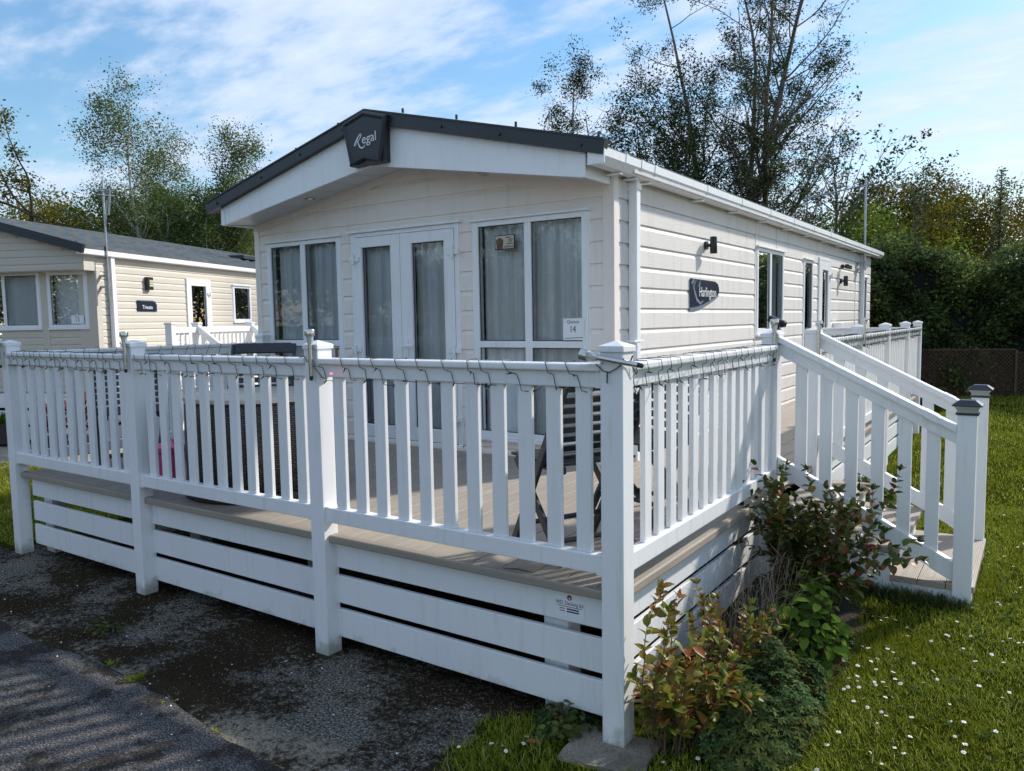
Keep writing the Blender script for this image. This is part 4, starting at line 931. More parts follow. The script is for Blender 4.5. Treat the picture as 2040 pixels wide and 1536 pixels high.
for s, ex in ((1, .115), (-1, -3.815)):
    for i in range(8):
        u0, u1 = i/8, (i+1)/8; x0, z0 = -1.85+(ex+1.85)*u0, 3.165-.525*u0; x1, z1 = -1.85+(ex+1.85)*u1, 3.165-.525*u1
        nn = 34
        for j in range(nn):                  # pressed tile shapes
            y0, y1 = -.08+9.85*j/nn, -.08+9.85*(j+1)/nn; ym = (y0+y1)/2
            m.add([(x0, y0, z0), (x0, ym, z0+.030), (x0, y1, z0), (x1, y0, z1+.020), (x1, ym, z1+.055), (x1, y1, z1+.020)], [(0, 1, 4, 3), (1, 2, 5, 4)])
            m.add([(x1, y0, z1+.020), (x1, ym, z1+.055), (x1, y1, z1+.020), (x1, y1, z1-.01), (x1, y0, z1-.01)], [(0, 1, 2, 3, 4)])
    m.add([(-1.85, -.08, 3.12), (ex, -.08, 2.60), (ex, 9.77, 2.60), (-1.85, 9.77, 3.12)], [(0, 1, 2, 3)])
m.bar((-1.85, -.08, 3.18), (-1.85, 9.77, 3.18), .15, .03); nbuild(m, 'roof', 'roof_tile')
m = MB(); m.box(-.95, -.60, 5.1, 5.9, 2.90, 2.98, .01); nbuild(m, 'skylight', 'anthracite')
m = MB()
for s, ex in ((1, .14), (-1, -3.84)): m.bar((-1.85, -.10, 3.155), (ex, -.10, 2.625), .045, .115, (0, 0, 1))
nbuild(m, 'bargeboard', 'anthracite')
m = MB(); m.box(.02, .115, -.10, 9.7, 2.56, 2.64, .012); nbuild(m, 'gutter', 'frame_white')
m = MB(); m.box(.02, .085, .47, .545, .3, 2.57, .006); m.tube([(.06, .5, 1.42), (.06, 1.15, 1.415)], .008, 6); nbuild(m, 'downpipe', 'frame_white')
window(nb_, NF, -.74, -.13, 1.60, 2.35, [], [], fr=.045, seed=21, folds=.004)
window(nb_, NF, -2.02, -.87, 1.60, 2.36, [(-1.47, -1.42)], [], fr=.045, seed=22, folds=.004)
window(nb_, NF, -3.55, -2.9, 1.60, 2.36, [], [], fr=.045, seed=23, folds=.004)
window(nb_, NS, 3.62, 4.22, 1.66, 2.30, [], [], fr=.05, seed=24, curtain='curtain_dark')
window(nb_, NS, 6.2, 7.2, 1.4, 2.30, [(6.68, 6.72)], [], fr=.05, seed=25, curtain='curtain_dark')
m = MB(); m.F = NS; m.box(2.25, 2.30, -.04, .03, .75, 2.36, .004); m.box(2.87, 2.92, -.04, .03, .75, 2.36, .004); m.box(2.30, 2.87, -.04, .029, 2.31, 2.36, .004); nbuild(m, 'door_frame', 'frame_white')
door_leaf(nb_, NS, 2.302, 2.868, .76, 2.308, 2.37, 2.79, .90, 2.25, 1, None, 'side_door', curtain='curtain_dark')
m = MB(); m.F = NS; m.box(1.245, 1.365, .012, .075, 2.14, 2.33, .006); wl = nbuild(m, 'wall_light', 'plastic_black')
m = MB(); m.F = NS
for i in range(3):
    for j in range(3): m.box(1.275+i*.028, 1.297+i*.028, .0755, .078, 2.19+j*.034, 2.218+j*.034)
nbuild(m, 'lamp_pane', 'lamp_glow_pane', wl)
m = MB(); m.F = NS; m.prism([(1.05, 1.985), (1.05, 1.825), (1.49, 1.825), (1.49, 1.93), (1.46, 1.97), (1.40, 1.985)], .012, .022); npq = nbuild(m, 'name_plaque', 'navy_plaque')
M_ = wallM(1.27, 1.885, .0235, 'S'); o = text('Trieste', .082, 'lettering', 'lettering', None, M_, .0005); o.parent = npq
m = MB(); m.F = NS; m.prism([(1.10, 1.972), (1.39, 1.972), (1.445, 1.958), (1.472, 1.925), (1.472, 1.83), (1.478, 1.83), (1.478, 1.928), (1.45, 1.962), (1.392, 1.976), (1.10, 1.976)], .0225, .0235); nbuild(m, 'plaque_line', 'swoosh', npq)
m = MB(); m.F = NF; m.box(-.385, -.19, .024, .0250, 1.655, 1.768); nn2 = nbuild(m, 'window_notice', 'paper')
for tx, sz, z in (('Quince', .030, 1.748), ('13', .066, 1.702)):
    o = text(tx, sz, 'ink', 'lettering', None, wallM(-.288, z, .25-.0255, 'F'), .0003); o.parent = nn2
m = MB()
for z0, z1 in ((.50, .70), (.27, .46), (.05, .23)): m.box(-3.7, .0, .20, .225, z0, z1, .003); m.box(.02, .045, .25, 9.5, z0, z1, .003)
nbuild(m, 'skirting_board', 'pvc')
m = MB(); m.box(-3.66, -.04, .30, .34, -.02, .7); m.box(-.06, -.03, .3, 9.5, -.02, .7); nbuild(m, 'underfloor_shade', 'void')  # black sheets behind the boards paint the shade in the skirting gaps
m = MB(); m.tube([(.13, .34, 2.0), (.13, .34, 3.62)], .012, 10); m.tube([(.13, .34, 3.45), (.27, .31, 3.42)], .012, 6); m.tube([(.05, .34, 3.44), (.20, .33, 3.40)], .010, 6); m.tube([(.26, .31, 3.42), (.22, .31, 3.1)], .012, 6); m.tube([(.20, .31, 3.30), (.14, .33, 2.95)], .010, 6); m.tube([(.1, .26, 3.37), (.24, .42, 3.37)], .008, 6)
m.box(.0, .14, .32, .36, 2.28, 2.31); m.box(.0, .14, .32, .36, 2.13, 2.16); nbuild(m, 'aerial', 'galvanised')
# its own steps and balustrade
nv = thing('veranda', NB+Vector((.92, .391, 0))*.75, 'small white balustrade with steps before the side door of the beige home', 'veranda', rz=NRZ)
def nvb(mb, name, par=None): return mb.build(name, 'pvc', par or nv, off=False)
for y in (.62, 1.24, 2.74, 4.1):
    m = MB(); m.box(0, .10, y, y+.10, 0, 1.62, .004); m.box(-.01, .11, y-.01, y+.11, 1.62, 1.65, .006); nvb(m, 'post')
for y0, y1 in ((.72, 1.24), (1.34, 2.74), (2.84, 4.1)):
    m = MB(); m.box(.01, .09, y0, y1, 1.50, 1.585, .006); nvb(m, 'top_rail'); m = MB(); m.box(.02, .08, y0, y1, .82, .89, .004); pp_ = nvb(m, 'bottom_rail')
    n_ = int((y1-y0-.05)/.12)
    for j in range(n_): m = MB(); m.box(.04, .06, y0+.05+j*.12, y0+.11+j*.12, .89, 1.50); nvb(m, 'baluster', pp_)
for y0 in (1.27, 2.77):
    m = MB(); m.bar((.06, y0, 1.58), (.80, y0-.04, 1.02), .06, .09, (0, 0, 1), .006); m.bar((.06, y0, .95), (.80, y0-.04, .42), .05, .07, (0, 0, 1)); pp_ = nvb(m, 'stair_rail')
    for j in range(5): u = .14+j*.13; z = 1.58-.757*u; m = MB(); m.box(u, u+.06, y0-.02, y0, z-.60, z-.02); nvb(m, 'baluster', pp_)
    m = MB(); m.box(.78, .88, y0-.07, y0+.03, 0, 1.08, .004); nvb(m, 'newel_post')
m = MB(); m.box(-.75, .05, .65, 4.15, .70, .74); m.box(.0, .02, .7, 4.1, .1, .68); m.box(.06, .85, 1.3, 2.72, .3, .34); nvb(m, 'deck')
# ================================================================ vegetation
NR = np.random.default_rng(5)
def leaves(centers, size, asp=.5, flat=.35, jit=.35, dirs=None, rng=NR, fold=.18):
    """one folded rhombus (two triangles sharing the midrib as a quad) per centre"""
    n = len(centers); d = rng.normal(size=(n, 3)); d[:, 2] *= .7
    if dirs is not None: d = d*flat+dirs
    d /= np.linalg.norm(d, axis=1)[:, None]+1e-9
    u = rng.normal(size=(n, 3)); u[:, 2] += .6; s = np.cross(d, u); s /= np.linalg.norm(s, axis=1)[:, None]+1e-9; nn = np.cross(s, d)
    L = size*(1+jit*rng.uniform(-1, 1, n))[:, None]; Wd = L*asp
    c = np.asarray(centers)
    v = np.stack([c, c+d*L*.5+s*Wd*.5+nn*L*fold*.5, c+d*L, c+d*L*.5-s*Wd*.5+nn*L*fold*.5], 1).reshape(-1, 3)
    f = np.arange(4*n).reshape(n, 4); return v, f
def seg_mesh(segs, sides=5):
    P0 = np.array([s[0] for s in segs]); P1 = np.array([s[1] for s in segs]); r0 = np.array([s[2] for s in segs]); r1 = np.array([s[3] for s in segs])
    d = P1-P0; d /= np.linalg.norm(d, axis=1)[:, None]+1e-9; ref = np.where(np.abs(d[:, 2:3]) > .9, np.array([[1., 0, 0]]), np.array([[0, 0, 1.]]))
    a = np.cross(d, ref); a /= np.linalg.norm(a, axis=1)[:, None]; b = np.cross(d, a); V = []
    for P, r in ((P0, r0), (P1, r1)):
        for j in range(sides): t = 2*math.pi*j/sides; V.append(P+(a*math.cos(t)+b*math.sin(t))*r[:, None])
    V = np.stack(V, 1); n = len(segs); F = []
    for j in range(sides): F.append(np.stack([np.arange(n)*2*sides+j, np.arange(n)*2*sides+(j+1) % sides, np.arange(n)*2*sides+sides+(j+1) % sides, np.arange(n)*2*sides+sides+j], 1))
    return V.reshape(-1, 3), np.concatenate(F)
def unit(v): return v/(np.linalg.norm(v)+1e-9)
def grow(segs, tips, p, d, L, r, lvl, K, rng):
    n = max(3, int(L/K['step'][lvl])); st = L/n; p = np.array(p, float); d = unit(np.array(d, float)); r_end = r*K['taper'][lvl]
    for i in range(n):
        u = (i+1)/n; d = unit(d+rng.normal(size=3)*K['wob'][lvl]+np.array([0, 0, K['up'][lvl]])*st)
        q = p+d*st; ra, rb = r+(r_end-r)*i/n, r+(r_end-r)*u; segs.append((p, q, ra, rb)); p = q
        if lvl < K['levels'] and u > K['clear'][lvl]:
            m = rng.poisson(K['kids'][lvl]*st)
            for _ in range(m):
                s = rng.normal(size=3); s -= d*np.dot(s, d); s = unit(s); an = R(K['ang'][lvl]+rng.normal()*9)
                cd = d*math.cos(an)+s*math.sin(an)
                shp = K['shape'](u) if lvl == 0 else (1-.55*u)
                grow(segs, tips, p, cd, L*K['ratio'][lvl]*shp*rng.uniform(.7, 1.2), rb*K['rr'][lvl], lvl+1, K, rng)
        if lvl >= K['leaf_from']: tips.append((p, d, lvl))
def make_tree(name, base, label, mat_bark, mat_leaf, K, trunks, nleaf, lsize, spread, seed, group=None, asp=.55, clump=None, sides=6, cat='tree', leafz=None):
    rng = np.random.default_rng(seed); segs = []; tips = []
    for (off, d, L, r) in trunks: grow(segs, tips, np.array(base)+np.array(off), d, L, r, 0, K, rng)
    t = thing(name, tuple(base), label, cat, group)
    V, F = seg_mesh(segs, sides); npmesh('trunk', V, F, mat_bark, t, smooth=True)
    T = np.array([x[0] for x in tips])
    if leafz is not None:
        w = leafz((T-np.array(base)))*1.0; w = w/w.sum(); idx = rng.choice(len(T), nleaf, p=w)
    else: idx = rng.integers(0, len(T), nleaf)
    if clump:
        kk = rng.random(len(T))**clump; w = kk/kk.sum(); idx = rng.choice(len(T), nleaf, p=w)
    c = T[idx]+rng.normal(size=(nleaf, 3))*spread
    V, F = leaves(c, lsize, asp, rng=rng); npmesh('crown', V, F, mat_leaf, t)
    return t
def W3(u, v, k):
    """a point at depth k beyond the lens, used only to set far trees out on the land"""
    d = fwd+rt*((u-1020)/1543)-up*((v-768)/1543); return CP+d*k
def ground_at(u, k): p = W3(u, 650, k); return np.array([p.x, p.y, 0.0])
# birches on the left
KB = dict(step=[.35, .25, .2, .15], taper=[.12, .25, .4, .5], wob=[.055, .10, .16, .2], up=[.05, -.02, -.28, -.3], levels=3, clear=[.16, .12, .1], kids=[7.5, 4.6, 3.4], ang=[38, 42, 45], ratio=[.34, .42, .4], rr=[.42, .5, .5], shape=lambda u: 1.1-.75*u, leaf_from=2)
for u, k, H, sd, lean, lab, nl in ((352, 22.5, 7.9, 3, (-.17, -.10, 1), 'tall thin birch with a wispy leaning top behind the beige home', 9500), (388, 21.0, 6.6, 7, (-.03, .0, 1), 'fuller birch standing right of the wispy one', 11500), (262, 23.5, 5.4, 11, (-.04, 0, 1), 'lowest birch at the left of the birch group behind the aerial', 6500), (318, 24.0, 6.7, 15, (.02, 0, 1), 'slim birch filling the gap in the middle of the birch group', 8000), (440, 22.5, 5.7, 19, (.02, 0, 1), 'rightmost birch of the group, low beside the young yellowish tree', 7000)):
    b = ground_at(u, k); make_tree('birch_tree', b, lab, 'bark_birch', 'leaf_birch', KB, [((0, 0, 0), lean, H, .085)], int(nl*3.2), .058, .17, sd, 'birches behind the beige home', .62)
KY = dict(KB, kids=[4.0, 2.6, 2.0], up=[.05, .10, .05, 0], ang=[32, 35, 35])
b = ground_at(478, 25); make_tree('young_tree', b, 'thin yellowish young tree behind the roof edge, right of the birches', 'bark_grey', 'leaf_yellow', KY, [((0, 0, 0), (.0, 0, 1), 6.6, .08), ((.7, .3, 0), (.08, 0, 1), 6.1, .07)], 3600, .085, .12, 31)
# oaks far left
KO = dict(step=[.4, .3, .22, .15], taper=[.35, .3, .35, .5], wob=[.10, .20, .24, .25], up=[.05, .12, .10, 0], levels=3, clear=[.25, .15, .1], kids=[2.4, 2.2, 2.6], ang=[52, 50, 45], ratio=[.55, .5, .42], rr=[.6, .55, .5], shape=lambda u: 1.15-.35*u, leaf_from=2)
b = ground_at(-12, 23); make_tree('oak_tree', b, 'gnarled oak with bronze green spring leaves at the left edge', 'bark_dark', 'leaf_oak', KO, [((0, 0, 0), (-.05, 0, 1), 5.9, .26), ((.3, .1, 0), (.42, .28, 1), 5.6, .18)], 19000, .085, .12, 41, clump=3)
# low woodland behind the beige home: each bush a thing of its own
def bush(name, base, label, mat, w, h, n, size, seed, group=None, dens=1.0, bark='bark_dark', lobes=9, asp=.6):
    rng = np.random.default_rng(seed); t = thing(name, tuple(base), label, 'tree' if 'tree' in name else 'bush', group)
    cs = []; segs = []; base = np.array(base)
    for i in range(lobes):
        a = rng.uniform(0, 2*math.pi); rr_ = math.sqrt(rng.uniform(0, 1))*w*.36; z = h*(.30+.52*rng.uniform(0, 1)*(1-.5*(rr_/(w*.5))**2)); c = base+np.array([rr_*math.cos(a), rr_*math.sin(a), z])
        cs.append((c, w*rng.uniform(.17, .27), h*rng.uniform(.13, .20)))
        p0 = base+np.array([rng.normal()*.1, rng.normal()*.1, -.05]); mid = (p0+c)/2+rng.normal(size=3)*.15; segs += [(p0, mid, .035+.008*h, .025+.004*h), (mid, c, .025+.004*h, .010)]
        for _ in range(5): segs.append((c, c+rng.normal(size=3)*w*.14, .012, .004))
    cs.append((base+np.array([0, 0, h*.40]), w*.36, h*.30))
    cen = []
    for i in range(len(cs)):
        c, rw, rh = cs[i]; m = n//len(cs); q = rng.normal(size=(m, 3)); q /= np.linalg.norm(q, axis=1)[:, None]; rad = (.62+.42*rng.random(m)**.7)[:, None]
        rip = 1+.22*np.sin(q[:, :1]*7+i)*np.sin(q[:, 1:2]*6+i*2)+.12*np.sin(q[:, 2:3]*13)
        cen.append(c+q*rad*rip*np.array([rw, rw, rh]))
    cen = np.concatenate(cen); cen[:, 2] = np.maximum(cen[:, 2], base[2]+.04)
    V, F = leaves(cen, size, asp, rng=rng); npmesh('crown', V, F, mat, t)
    V, F = seg_mesh(segs, 5); npmesh('trunk', V, F, bark, t, smooth=True); return t
for i, (u, k, w_, h_, mt, lab) in enumerate(((20, 27, 4.6, 3.9, 'leaf_oak', 'low bronze green oak scrub at the left edge behind the beige roof'), (150, 25, 4.4, 4.2, 'leaf_oak', 'bronze green bush with a rounded top left of the beige home aerial'), (255, 24, 4.0, 3.5, 'leaf_birch', 'mid green bush right of the beige home aerial'), (345, 26, 4.2, 3.7, 'leaf_dark', 'dark bush at the foot of the birches'), (430, 24, 4.2, 3.9, 'leaf_birch', 'green bush low between birches and white fascia'), (520, 25, 4.4, 4.0, 'leaf_oak', 'bronze bush just left of the cream front wall'), (90, 30, 5.5, 4.6, 'leaf_autumn', 'brownish bush further back at the far left'))):
    bush('woodland_bush', ground_at(u, k), lab, mt, w_*1.1, h_*1.72, 17000, .095, 60+i, 'woodland bushes behind the beige home')
# tall dark trees behind the roof
KT = dict(step=[.4, .3, .22, .16], taper=[.14, .22, .35, .5], wob=[.035, .085, .14, .2], up=[.03, .16, .14, .05], levels=3, clear=[.14, .12, .12], kids=[2.3, 2.3, 2.1], ang=[50, 40, 38], ratio=[.33, .42, .40], rr=[.42, .5, .5], shape=lambda u: 1.05-.55*u, leaf_from=2)
for j, (u, k, H, r_, dx, sd, nl, lab) in enumerate(((1428, 23.0, 12.6, .125, (-.035, 0, 1), 5, 15000, 'leftmost trunk of the tall dark evergreen group behind the roof'), (1462, 23.8, 14.5, .15, (.01, 0, 1), 12, 14000, 'tallest middle trunk of the dark evergreen group behind the roof'), (1482, 22.6, 14.2, .12, (.02, .0, 1), 23, 12000, 'slim trunk just right of the tallest in the dark evergreen group'), (1525, 23.0, 12.2, .13, (.055, 0, 1), 27, 15000, 'rightmost leaning trunk of the tall dark evergreen group'))):
    make_tree('evergreen_tree', ground_at(u, k), lab, 'bark_grey', 'leaf_dark', KT, [((0, 0, 0), dx, H, r_)], int(nl*1.05), .082, .12, sd, 'tall dark evergreens behind the roof', .42, clump=9)
K2 = dict(KT, ratio=[.30, .42, .4], kids=[3.6, 2.6, 2.2], shape=lambda u: 1.0-.5*u)
make_tree('evergreen_tree', ground_at(1142, 22.0), 'smaller dark tree with a rounded crown above the right end of the gable', 'bark_grey', 'leaf_dark', K2, [((0, 0, 0), (-.03, 0, 1), 8.2, .10)], 14000, .075, .13, 81, None, .42, clump=2.5)
make_tree('evergreen_tree', ground_at(1205, 23.0), 'small dark tree right beside the rounded one above the gable end', 'bark_grey', 'leaf_dark', K2, [((0, 0, 0), (.0, 0, 1), 7.4, .09)], 9000, .075, .13, 83, None, .42, clump=2.5)
for i, (u, k, w_, h_, n_, lab) in enumerate(((1300, 24, 3.6, 6.6, 9000, 'dark leafy undergrowth left of the tall trunks'), (1395, 25, 3.6, 6.0, 9000, 'dark leafy undergrowth at the foot of the leftmost tall trunk'), (1500, 25.5, 3.6, 5.4, 8000, 'dark leafy undergrowth at the foot of the middle trunks'), (1590, 24, 3.2, 4.9, 8000, 'dark leafy undergrowth right of the tall trunks'), (1335, 21.5, 3.2, 9.6, 14000, 'dense dark column of leaves beside the leftmost tall trunk'), (1660, 23, 3.0, 4.3, 6500, 'dark undergrowth beneath the bare sapling'))):
    bush('undergrowth_bush', ground_at(u, k), lab, 'leaf_dark', w_, h_, int(n_*1.6), .085, 90+i, 'dark undergrowth behind the roof', asp=.42, lobes=13)
# bare sapling with opening buds
KS = dict(KB, step=[.3, .22, .18, .15], kids=[4.2, 3.0, 1.2], ang=[36, 34, 30], ratio=[.42, .5, .4], up=[.06, .22, .2, .1], wob=[.07, .09, .1, .1], clear=[.42, .2, .2], rr=[.55, .5, .5], shape=lambda u: 1.1-.45*u)
make_tree('sapling', ground_at(1648, 18.5), 'nearly bare sapling with opening buds behind the far end of the gutter', 'bark_grey', 'leaf_dark', KS, [((0, 0, 0), (.08, .03, 1), 5.5, .085), ((.1, 0, 0), (.36, .2, 1), 5.0, .07), ((-.1, 0, 0), (-.12, -.1, 1), 4.9, .06)], 2600, .085, .05, 101)
# right hand side: hedge, shrubs, autumn tinted oaks
for i, (u, k, w_, h_, mt, n_, lab) in enumerate(((1775, 30, 5.6, 5.6, 'leaf_autumn', 12000, 'rounded bronze oak left of its neighbour above the hedge'), (1905, 30, 5.2, 5.9, 'leaf_autumn', 12000, 'bronze oak under the spiky conifer above the hedge'), (1835, 27, 4.4, 4.3, 'leaf_oak', 9000, 'olive green tree in front of the two bronze oaks'), (2000, 33, 5.0, 5.9, 'leaf_autumn', 8000, 'bronze tree at the right edge behind the dark hedge'))):
    bush('oak_tree', ground_at(u, k), lab, mt, w_, h_*1.38, int(n_*1.8), .10, 120+i, 'bronze and olive trees above the hedge', lobes=16)
bush('lime_shrub', ground_at(1705, 18.2), 'bright lime green shrub behind the far end of the cream wall', 'leaf_lime', 3.4, 4.7, 11000, .075, 131, lobes=16)
bush('lime_shrub', ground_at(1820, 17.4), 'lower lime green shrub rising over the hedge top', 'leaf_lime', 2.8, 3.7, 7000, .07, 132, lobes=14)
bush('olive_shrub', ground_at(1650, 19.5), 'olive green shrub left of the tall wall aerial', 'leaf_birch', 2.6, 4.2, 6500, .08, 133, lobes=14)
# spiky conifer
def conifer(base, H, label, seed):
    rng = np.random.default_rng(seed); t = thing('conifer', tuple(base), label, 'tree'); segs = [(np.array(base), np.array(base)+[0, 0, H], .09, .012)]; cen = []; dr = []
    z = 1.0
    while z < H:
        L = .10+(H-z)*.085
        for j in range(7):
            a = rng.uniform(0, 6.28); q = np.array(base)+[0, 0, z]; e = q+np.array([math.cos(a)*L, math.sin(a)*L, L*.35]); segs.append((q, e, .015, .004))
            m = int(4+L*22); uu = rng.random(m)[:, None]; cen.append(q+(e-q)*uu+rng.normal(size=(m, 3))*.05); dr.append(np.tile(unit(e-q), (m, 1)))
        z += .16
    V, F = leaves(np.concatenate(cen), .11, .3, flat=.5, dirs=np.concatenate(dr), rng=rng); npmesh('crown', V, F, 'leaf_hedge', t); V, F = seg_mesh(segs); npmesh('trunk', V, F, 'bark_dark', t)
conifer(ground_at(1985, 27), 6.5, 'narrow dark conifer with a spiky top rising over the hedge at right', 5)
# hedge: one dense leafy wall
def hedge_top(s): return 2.45+.085*s+.22*math.sin(s*1.1)+.14*math.sin(s*2.7+1)
rng = np.random.default_rng(9); A = np.array([-3.2, 12.75]); B = np.array([8.5, 16.7]); Dn = unit(B-A); Nn = np.array([Dn[1], -Dn[0]]); Ltot = np.linalg.norm(B-A)
hd = thing('hedge', (A[0], A[1], 0), 'dense dark evergreen hedge behind the lawn at right', 'hedge')
cen = []
s = rng.uniform(0, Ltot, 78000); kind = rng.random(len(s)); top = 2.45+.085*s+.22*np.sin(s*1.1)+.14*np.sin(s*2.7+1)
zf = rng.random(len(s))**.9*top; bulge = .20*np.sin(s*2.1+zf*2.3)+.16*np.sin(s*4.7-zf*4.1+1)+.10*np.sin(s*9+zf*8); off = bulge+rng.normal(size=len(s))*.09
tp = kind > .84; off = np.where(tp, -rng.uniform(0, 1.6, len(s)), off); zf = np.where(tp, top+rng.normal(size=len(s))*.10+.12*np.sin(s*6), zf)
cen = np.stack([A[0]+Dn[0]*s+Nn[0]*off, A[1]+Dn[1]*s+Nn[1]*off, np.maximum(zf, .05)], 1)
dirs = np.tile(np.array([Nn[0]*.7, Nn[1]*.7, -.1]), (len(s), 1))
V, F = leaves(cen, .085, .5, flat=1.0, dirs=dirs, rng=rng); npmesh('foliage', V, F, 'leaf_hedge', hd)
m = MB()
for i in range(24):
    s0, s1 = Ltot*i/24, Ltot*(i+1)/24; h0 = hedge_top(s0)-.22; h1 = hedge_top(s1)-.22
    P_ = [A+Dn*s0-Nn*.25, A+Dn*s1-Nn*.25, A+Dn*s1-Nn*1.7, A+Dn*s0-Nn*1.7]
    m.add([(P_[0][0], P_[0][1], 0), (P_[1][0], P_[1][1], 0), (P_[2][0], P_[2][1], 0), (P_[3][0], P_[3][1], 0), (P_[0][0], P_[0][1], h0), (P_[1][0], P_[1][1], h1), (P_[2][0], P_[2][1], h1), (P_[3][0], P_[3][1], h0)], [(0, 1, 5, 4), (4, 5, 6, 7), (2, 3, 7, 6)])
m.build('shade_core', 'void', hd)  # solid black core, stands in for the shade inside the hedge
# lattice in front of the hedge
lt = thing('lattice_fence', (A[0], A[1], 0), 'brown diamond lattice fence panels along the foot of the hedge', 'fence')
rngl = random.Random(2)
Lp = 1.83; n_ = 6; off = .34
for i in range(n_):
    s0 = .55+i*Lp; Q = A+Dn*s0+Nn*off
    F_ = lambda a, n, z, Q=Q: (Q[0]+Dn[0]*a+Nn[0]*n, Q[1]+Dn[1]*a+Nn[1]*n, z+.06)
    m = MB(); m.F = F_; h = .86+rngl.uniform(-.03, .03); st = .066
    for sgn, nn_ in ((1, 0), (-1, .008)):
        c = -h
        while c < Lp+h:
            pts = []
            for a, z in ((c, 0), (c+h, h)):
                pts.append((a, z))
            (a0, z0), (a1, z1) = pts
            if a0 < 0: z0 += -a0; a0 = 0
            if a1 > Lp-.05: z1 -= a1-(Lp-.05); a1 = Lp-.05
            if z1-z0 > .03:
                if sgn < 0: z0, z1 = h-z0, h-z1
                m.bar((a0, nn_, z0), (a1, nn_, z1), .006, .013, (0, 1, 0) if False else (0, 0, 1))
            c += st
    m.build('lattice_panel', 'lattice_wood', lt)
    m = MB(); m.F = F_; m.box(-.04, .0, -.02, .03, -.1, h+.05); m.box(.0, Lp-.04, -.012, .018, h-.005, h+.022); m.build('fence_post', 'lattice_wood', lt)
# trees and a pale home across the road, seen only in the window glass
for i, (x, y, h_) in enumerate(((-24, -8, 5.6), (-19.5, -12.5, 6.2), (-28, -3, 5.5), (-14.5, -16, 6.4), (-9, -18, 5.6))):
    bush('roadside_tree', np.array([x, y, 0.]), ['tree across the road mirrored in the left front windows', 'tree across the road mirrored in the left door pane', 'tree across the road at the far left of the mirrored row', 'tree across the road mirrored in the right door pane', 'tree across the road mirrored in the right front window'][i], 'leaf_dark', 8, h_, 16000, .15, 200+i, 'trees mirrored in the front windows', lobes=10)

# ---------------------------------------------------------------- shrubs by the veranda
def oval(mbv, mbf, p, d, up_, L, Wd, curl=.25):
    d = unit(d); s = unit(np.cross(d, up_)); n_ = np.cross(s, d); b = len(mbv)
    rows = ((0, .05), (.22, .42), (.5, .5), (.78, .34), (1, .02)); 
    for t, w in rows:
        c = p+d*L*t+n_*(-curl*L*t*t)
        mbv += [c-s*Wd*w+n_*Wd*w*.35, c, c+s*Wd*w+n_*Wd*w*.35]
    for i in range(4):
        for j in range(2): mbf.append((b+i*3+j, b+i*3+j+1, b+(i+1)*3+j+1, b+(i+1)*3+j))
def hyper(base, label, mat, stems, hh, spread, seed, lsize=.042, extra=()):
    rng = np.random.default_rng(seed); t = thing('hypericum_shrub', tuple(base), label, 'shrub'); V = []; F = []; segs = []
    base = np.array(base, float)
    def stem(p, d, L, r, kids):
        n = max(4, int(L/.030)); st = L/n; d = unit(np.array(d, float)); sd = unit(np.cross(d, rng.normal(size=3)))
        for i in range(n):
            d = unit(d+rng.normal(size=3)*.07+np.array([0, 0, .35*st/.03*.1])); q = p+d*st; rr_ = r*(1-.7*i/n); segs.append((p, q, rr_, rr_*.95)); p = q
            u = (i+1)/n
            if u > .25:
                sd = unit(np.cross(d, sd)) if i % 1 == 0 else sd
                for sg in (-1, 1):
                    if rng.random() < .9:
                        ld = unit(sd*sg+d*(.35+.9*u)+np.array([0, 0, -.10])+rng.normal(size=3)*.18); L_ = lsize*rng.uniform(.7, 1.25)*(1.15-.35*u)
                        oval(V, F, p, ld, np.array([0, 0, 1.])+rng.normal(size=3)*.3, L_, L_*.62)
            if kids and .2 < u < .85 and rng.random() < .16:
                an = rng.normal(size=3); stem(p, unit(d+unit(an)*.75), L*rng.uniform(.25, .5), rr_*.6, 0)
        for j in range(4):                    # closed tip leaves
            ld = unit(d+rng.normal(size=3)*.35); oval(V, F, p, ld, rng.normal(size=3), lsize*.7, lsize*.28)
    for i in range(stems):
        a = rng.uniform(0, 6.28); q = rng.random()**.6; d = np.array([math.cos(a)*spread[0]*q+spread[2], math.sin(a)*spread[1]*q+spread[3], 1.0])
        stem(base+np.array([math.cos(a)*.05, math.sin(a)*.05, 0]), d, hh*rng.uniform(.6, 1.08)*math.sqrt(1+q*q*.5), .0042, 1)
    for (p, d, L) in extra: stem(np.array(p), np.array(d), L, .0035, 1)
    npmesh('foliage', V, F, mat, t, smooth=True); Vs, Fs = seg_mesh(segs, 5); npmesh('stems', Vs, Fs, 'stem_brown', t)
    return t
hyper((.145, .12, .0), 'bronze tinted hypericum shrub at the foot of the corner post', 'leaf_hyper', 26, .34, (.50, .50, .08, .12), 301, .052, extra=[((.10, .03, .02), (-.24, -.18, 1), .62), ((.12, .0, .02), (-.12, -.06, 1), .60), ((.14, .04, .02), (-.02, .0, 1), .54)])
hyper((.16, .62, .02), 'smaller orange tipped hypericum shrub against the white skirting', 'leaf_hyper', 12, .37, (.55, .6, .0, .2), 302, .045)
hyper((.26, 1.62, .07), 'big dark hypericum shrub with red leaves beside the veranda steps', 'leaf_hyper_dark', 46, .54, (.72, .55, .12, .02), 303, .054, extra=[((.12, 1.70, .1), (-.10, .05, 1), .72), ((.30, 1.60, .1), (.10, .05, 1), .70), ((.4, 1.62, .1), (.55, .1, 1), .66)])
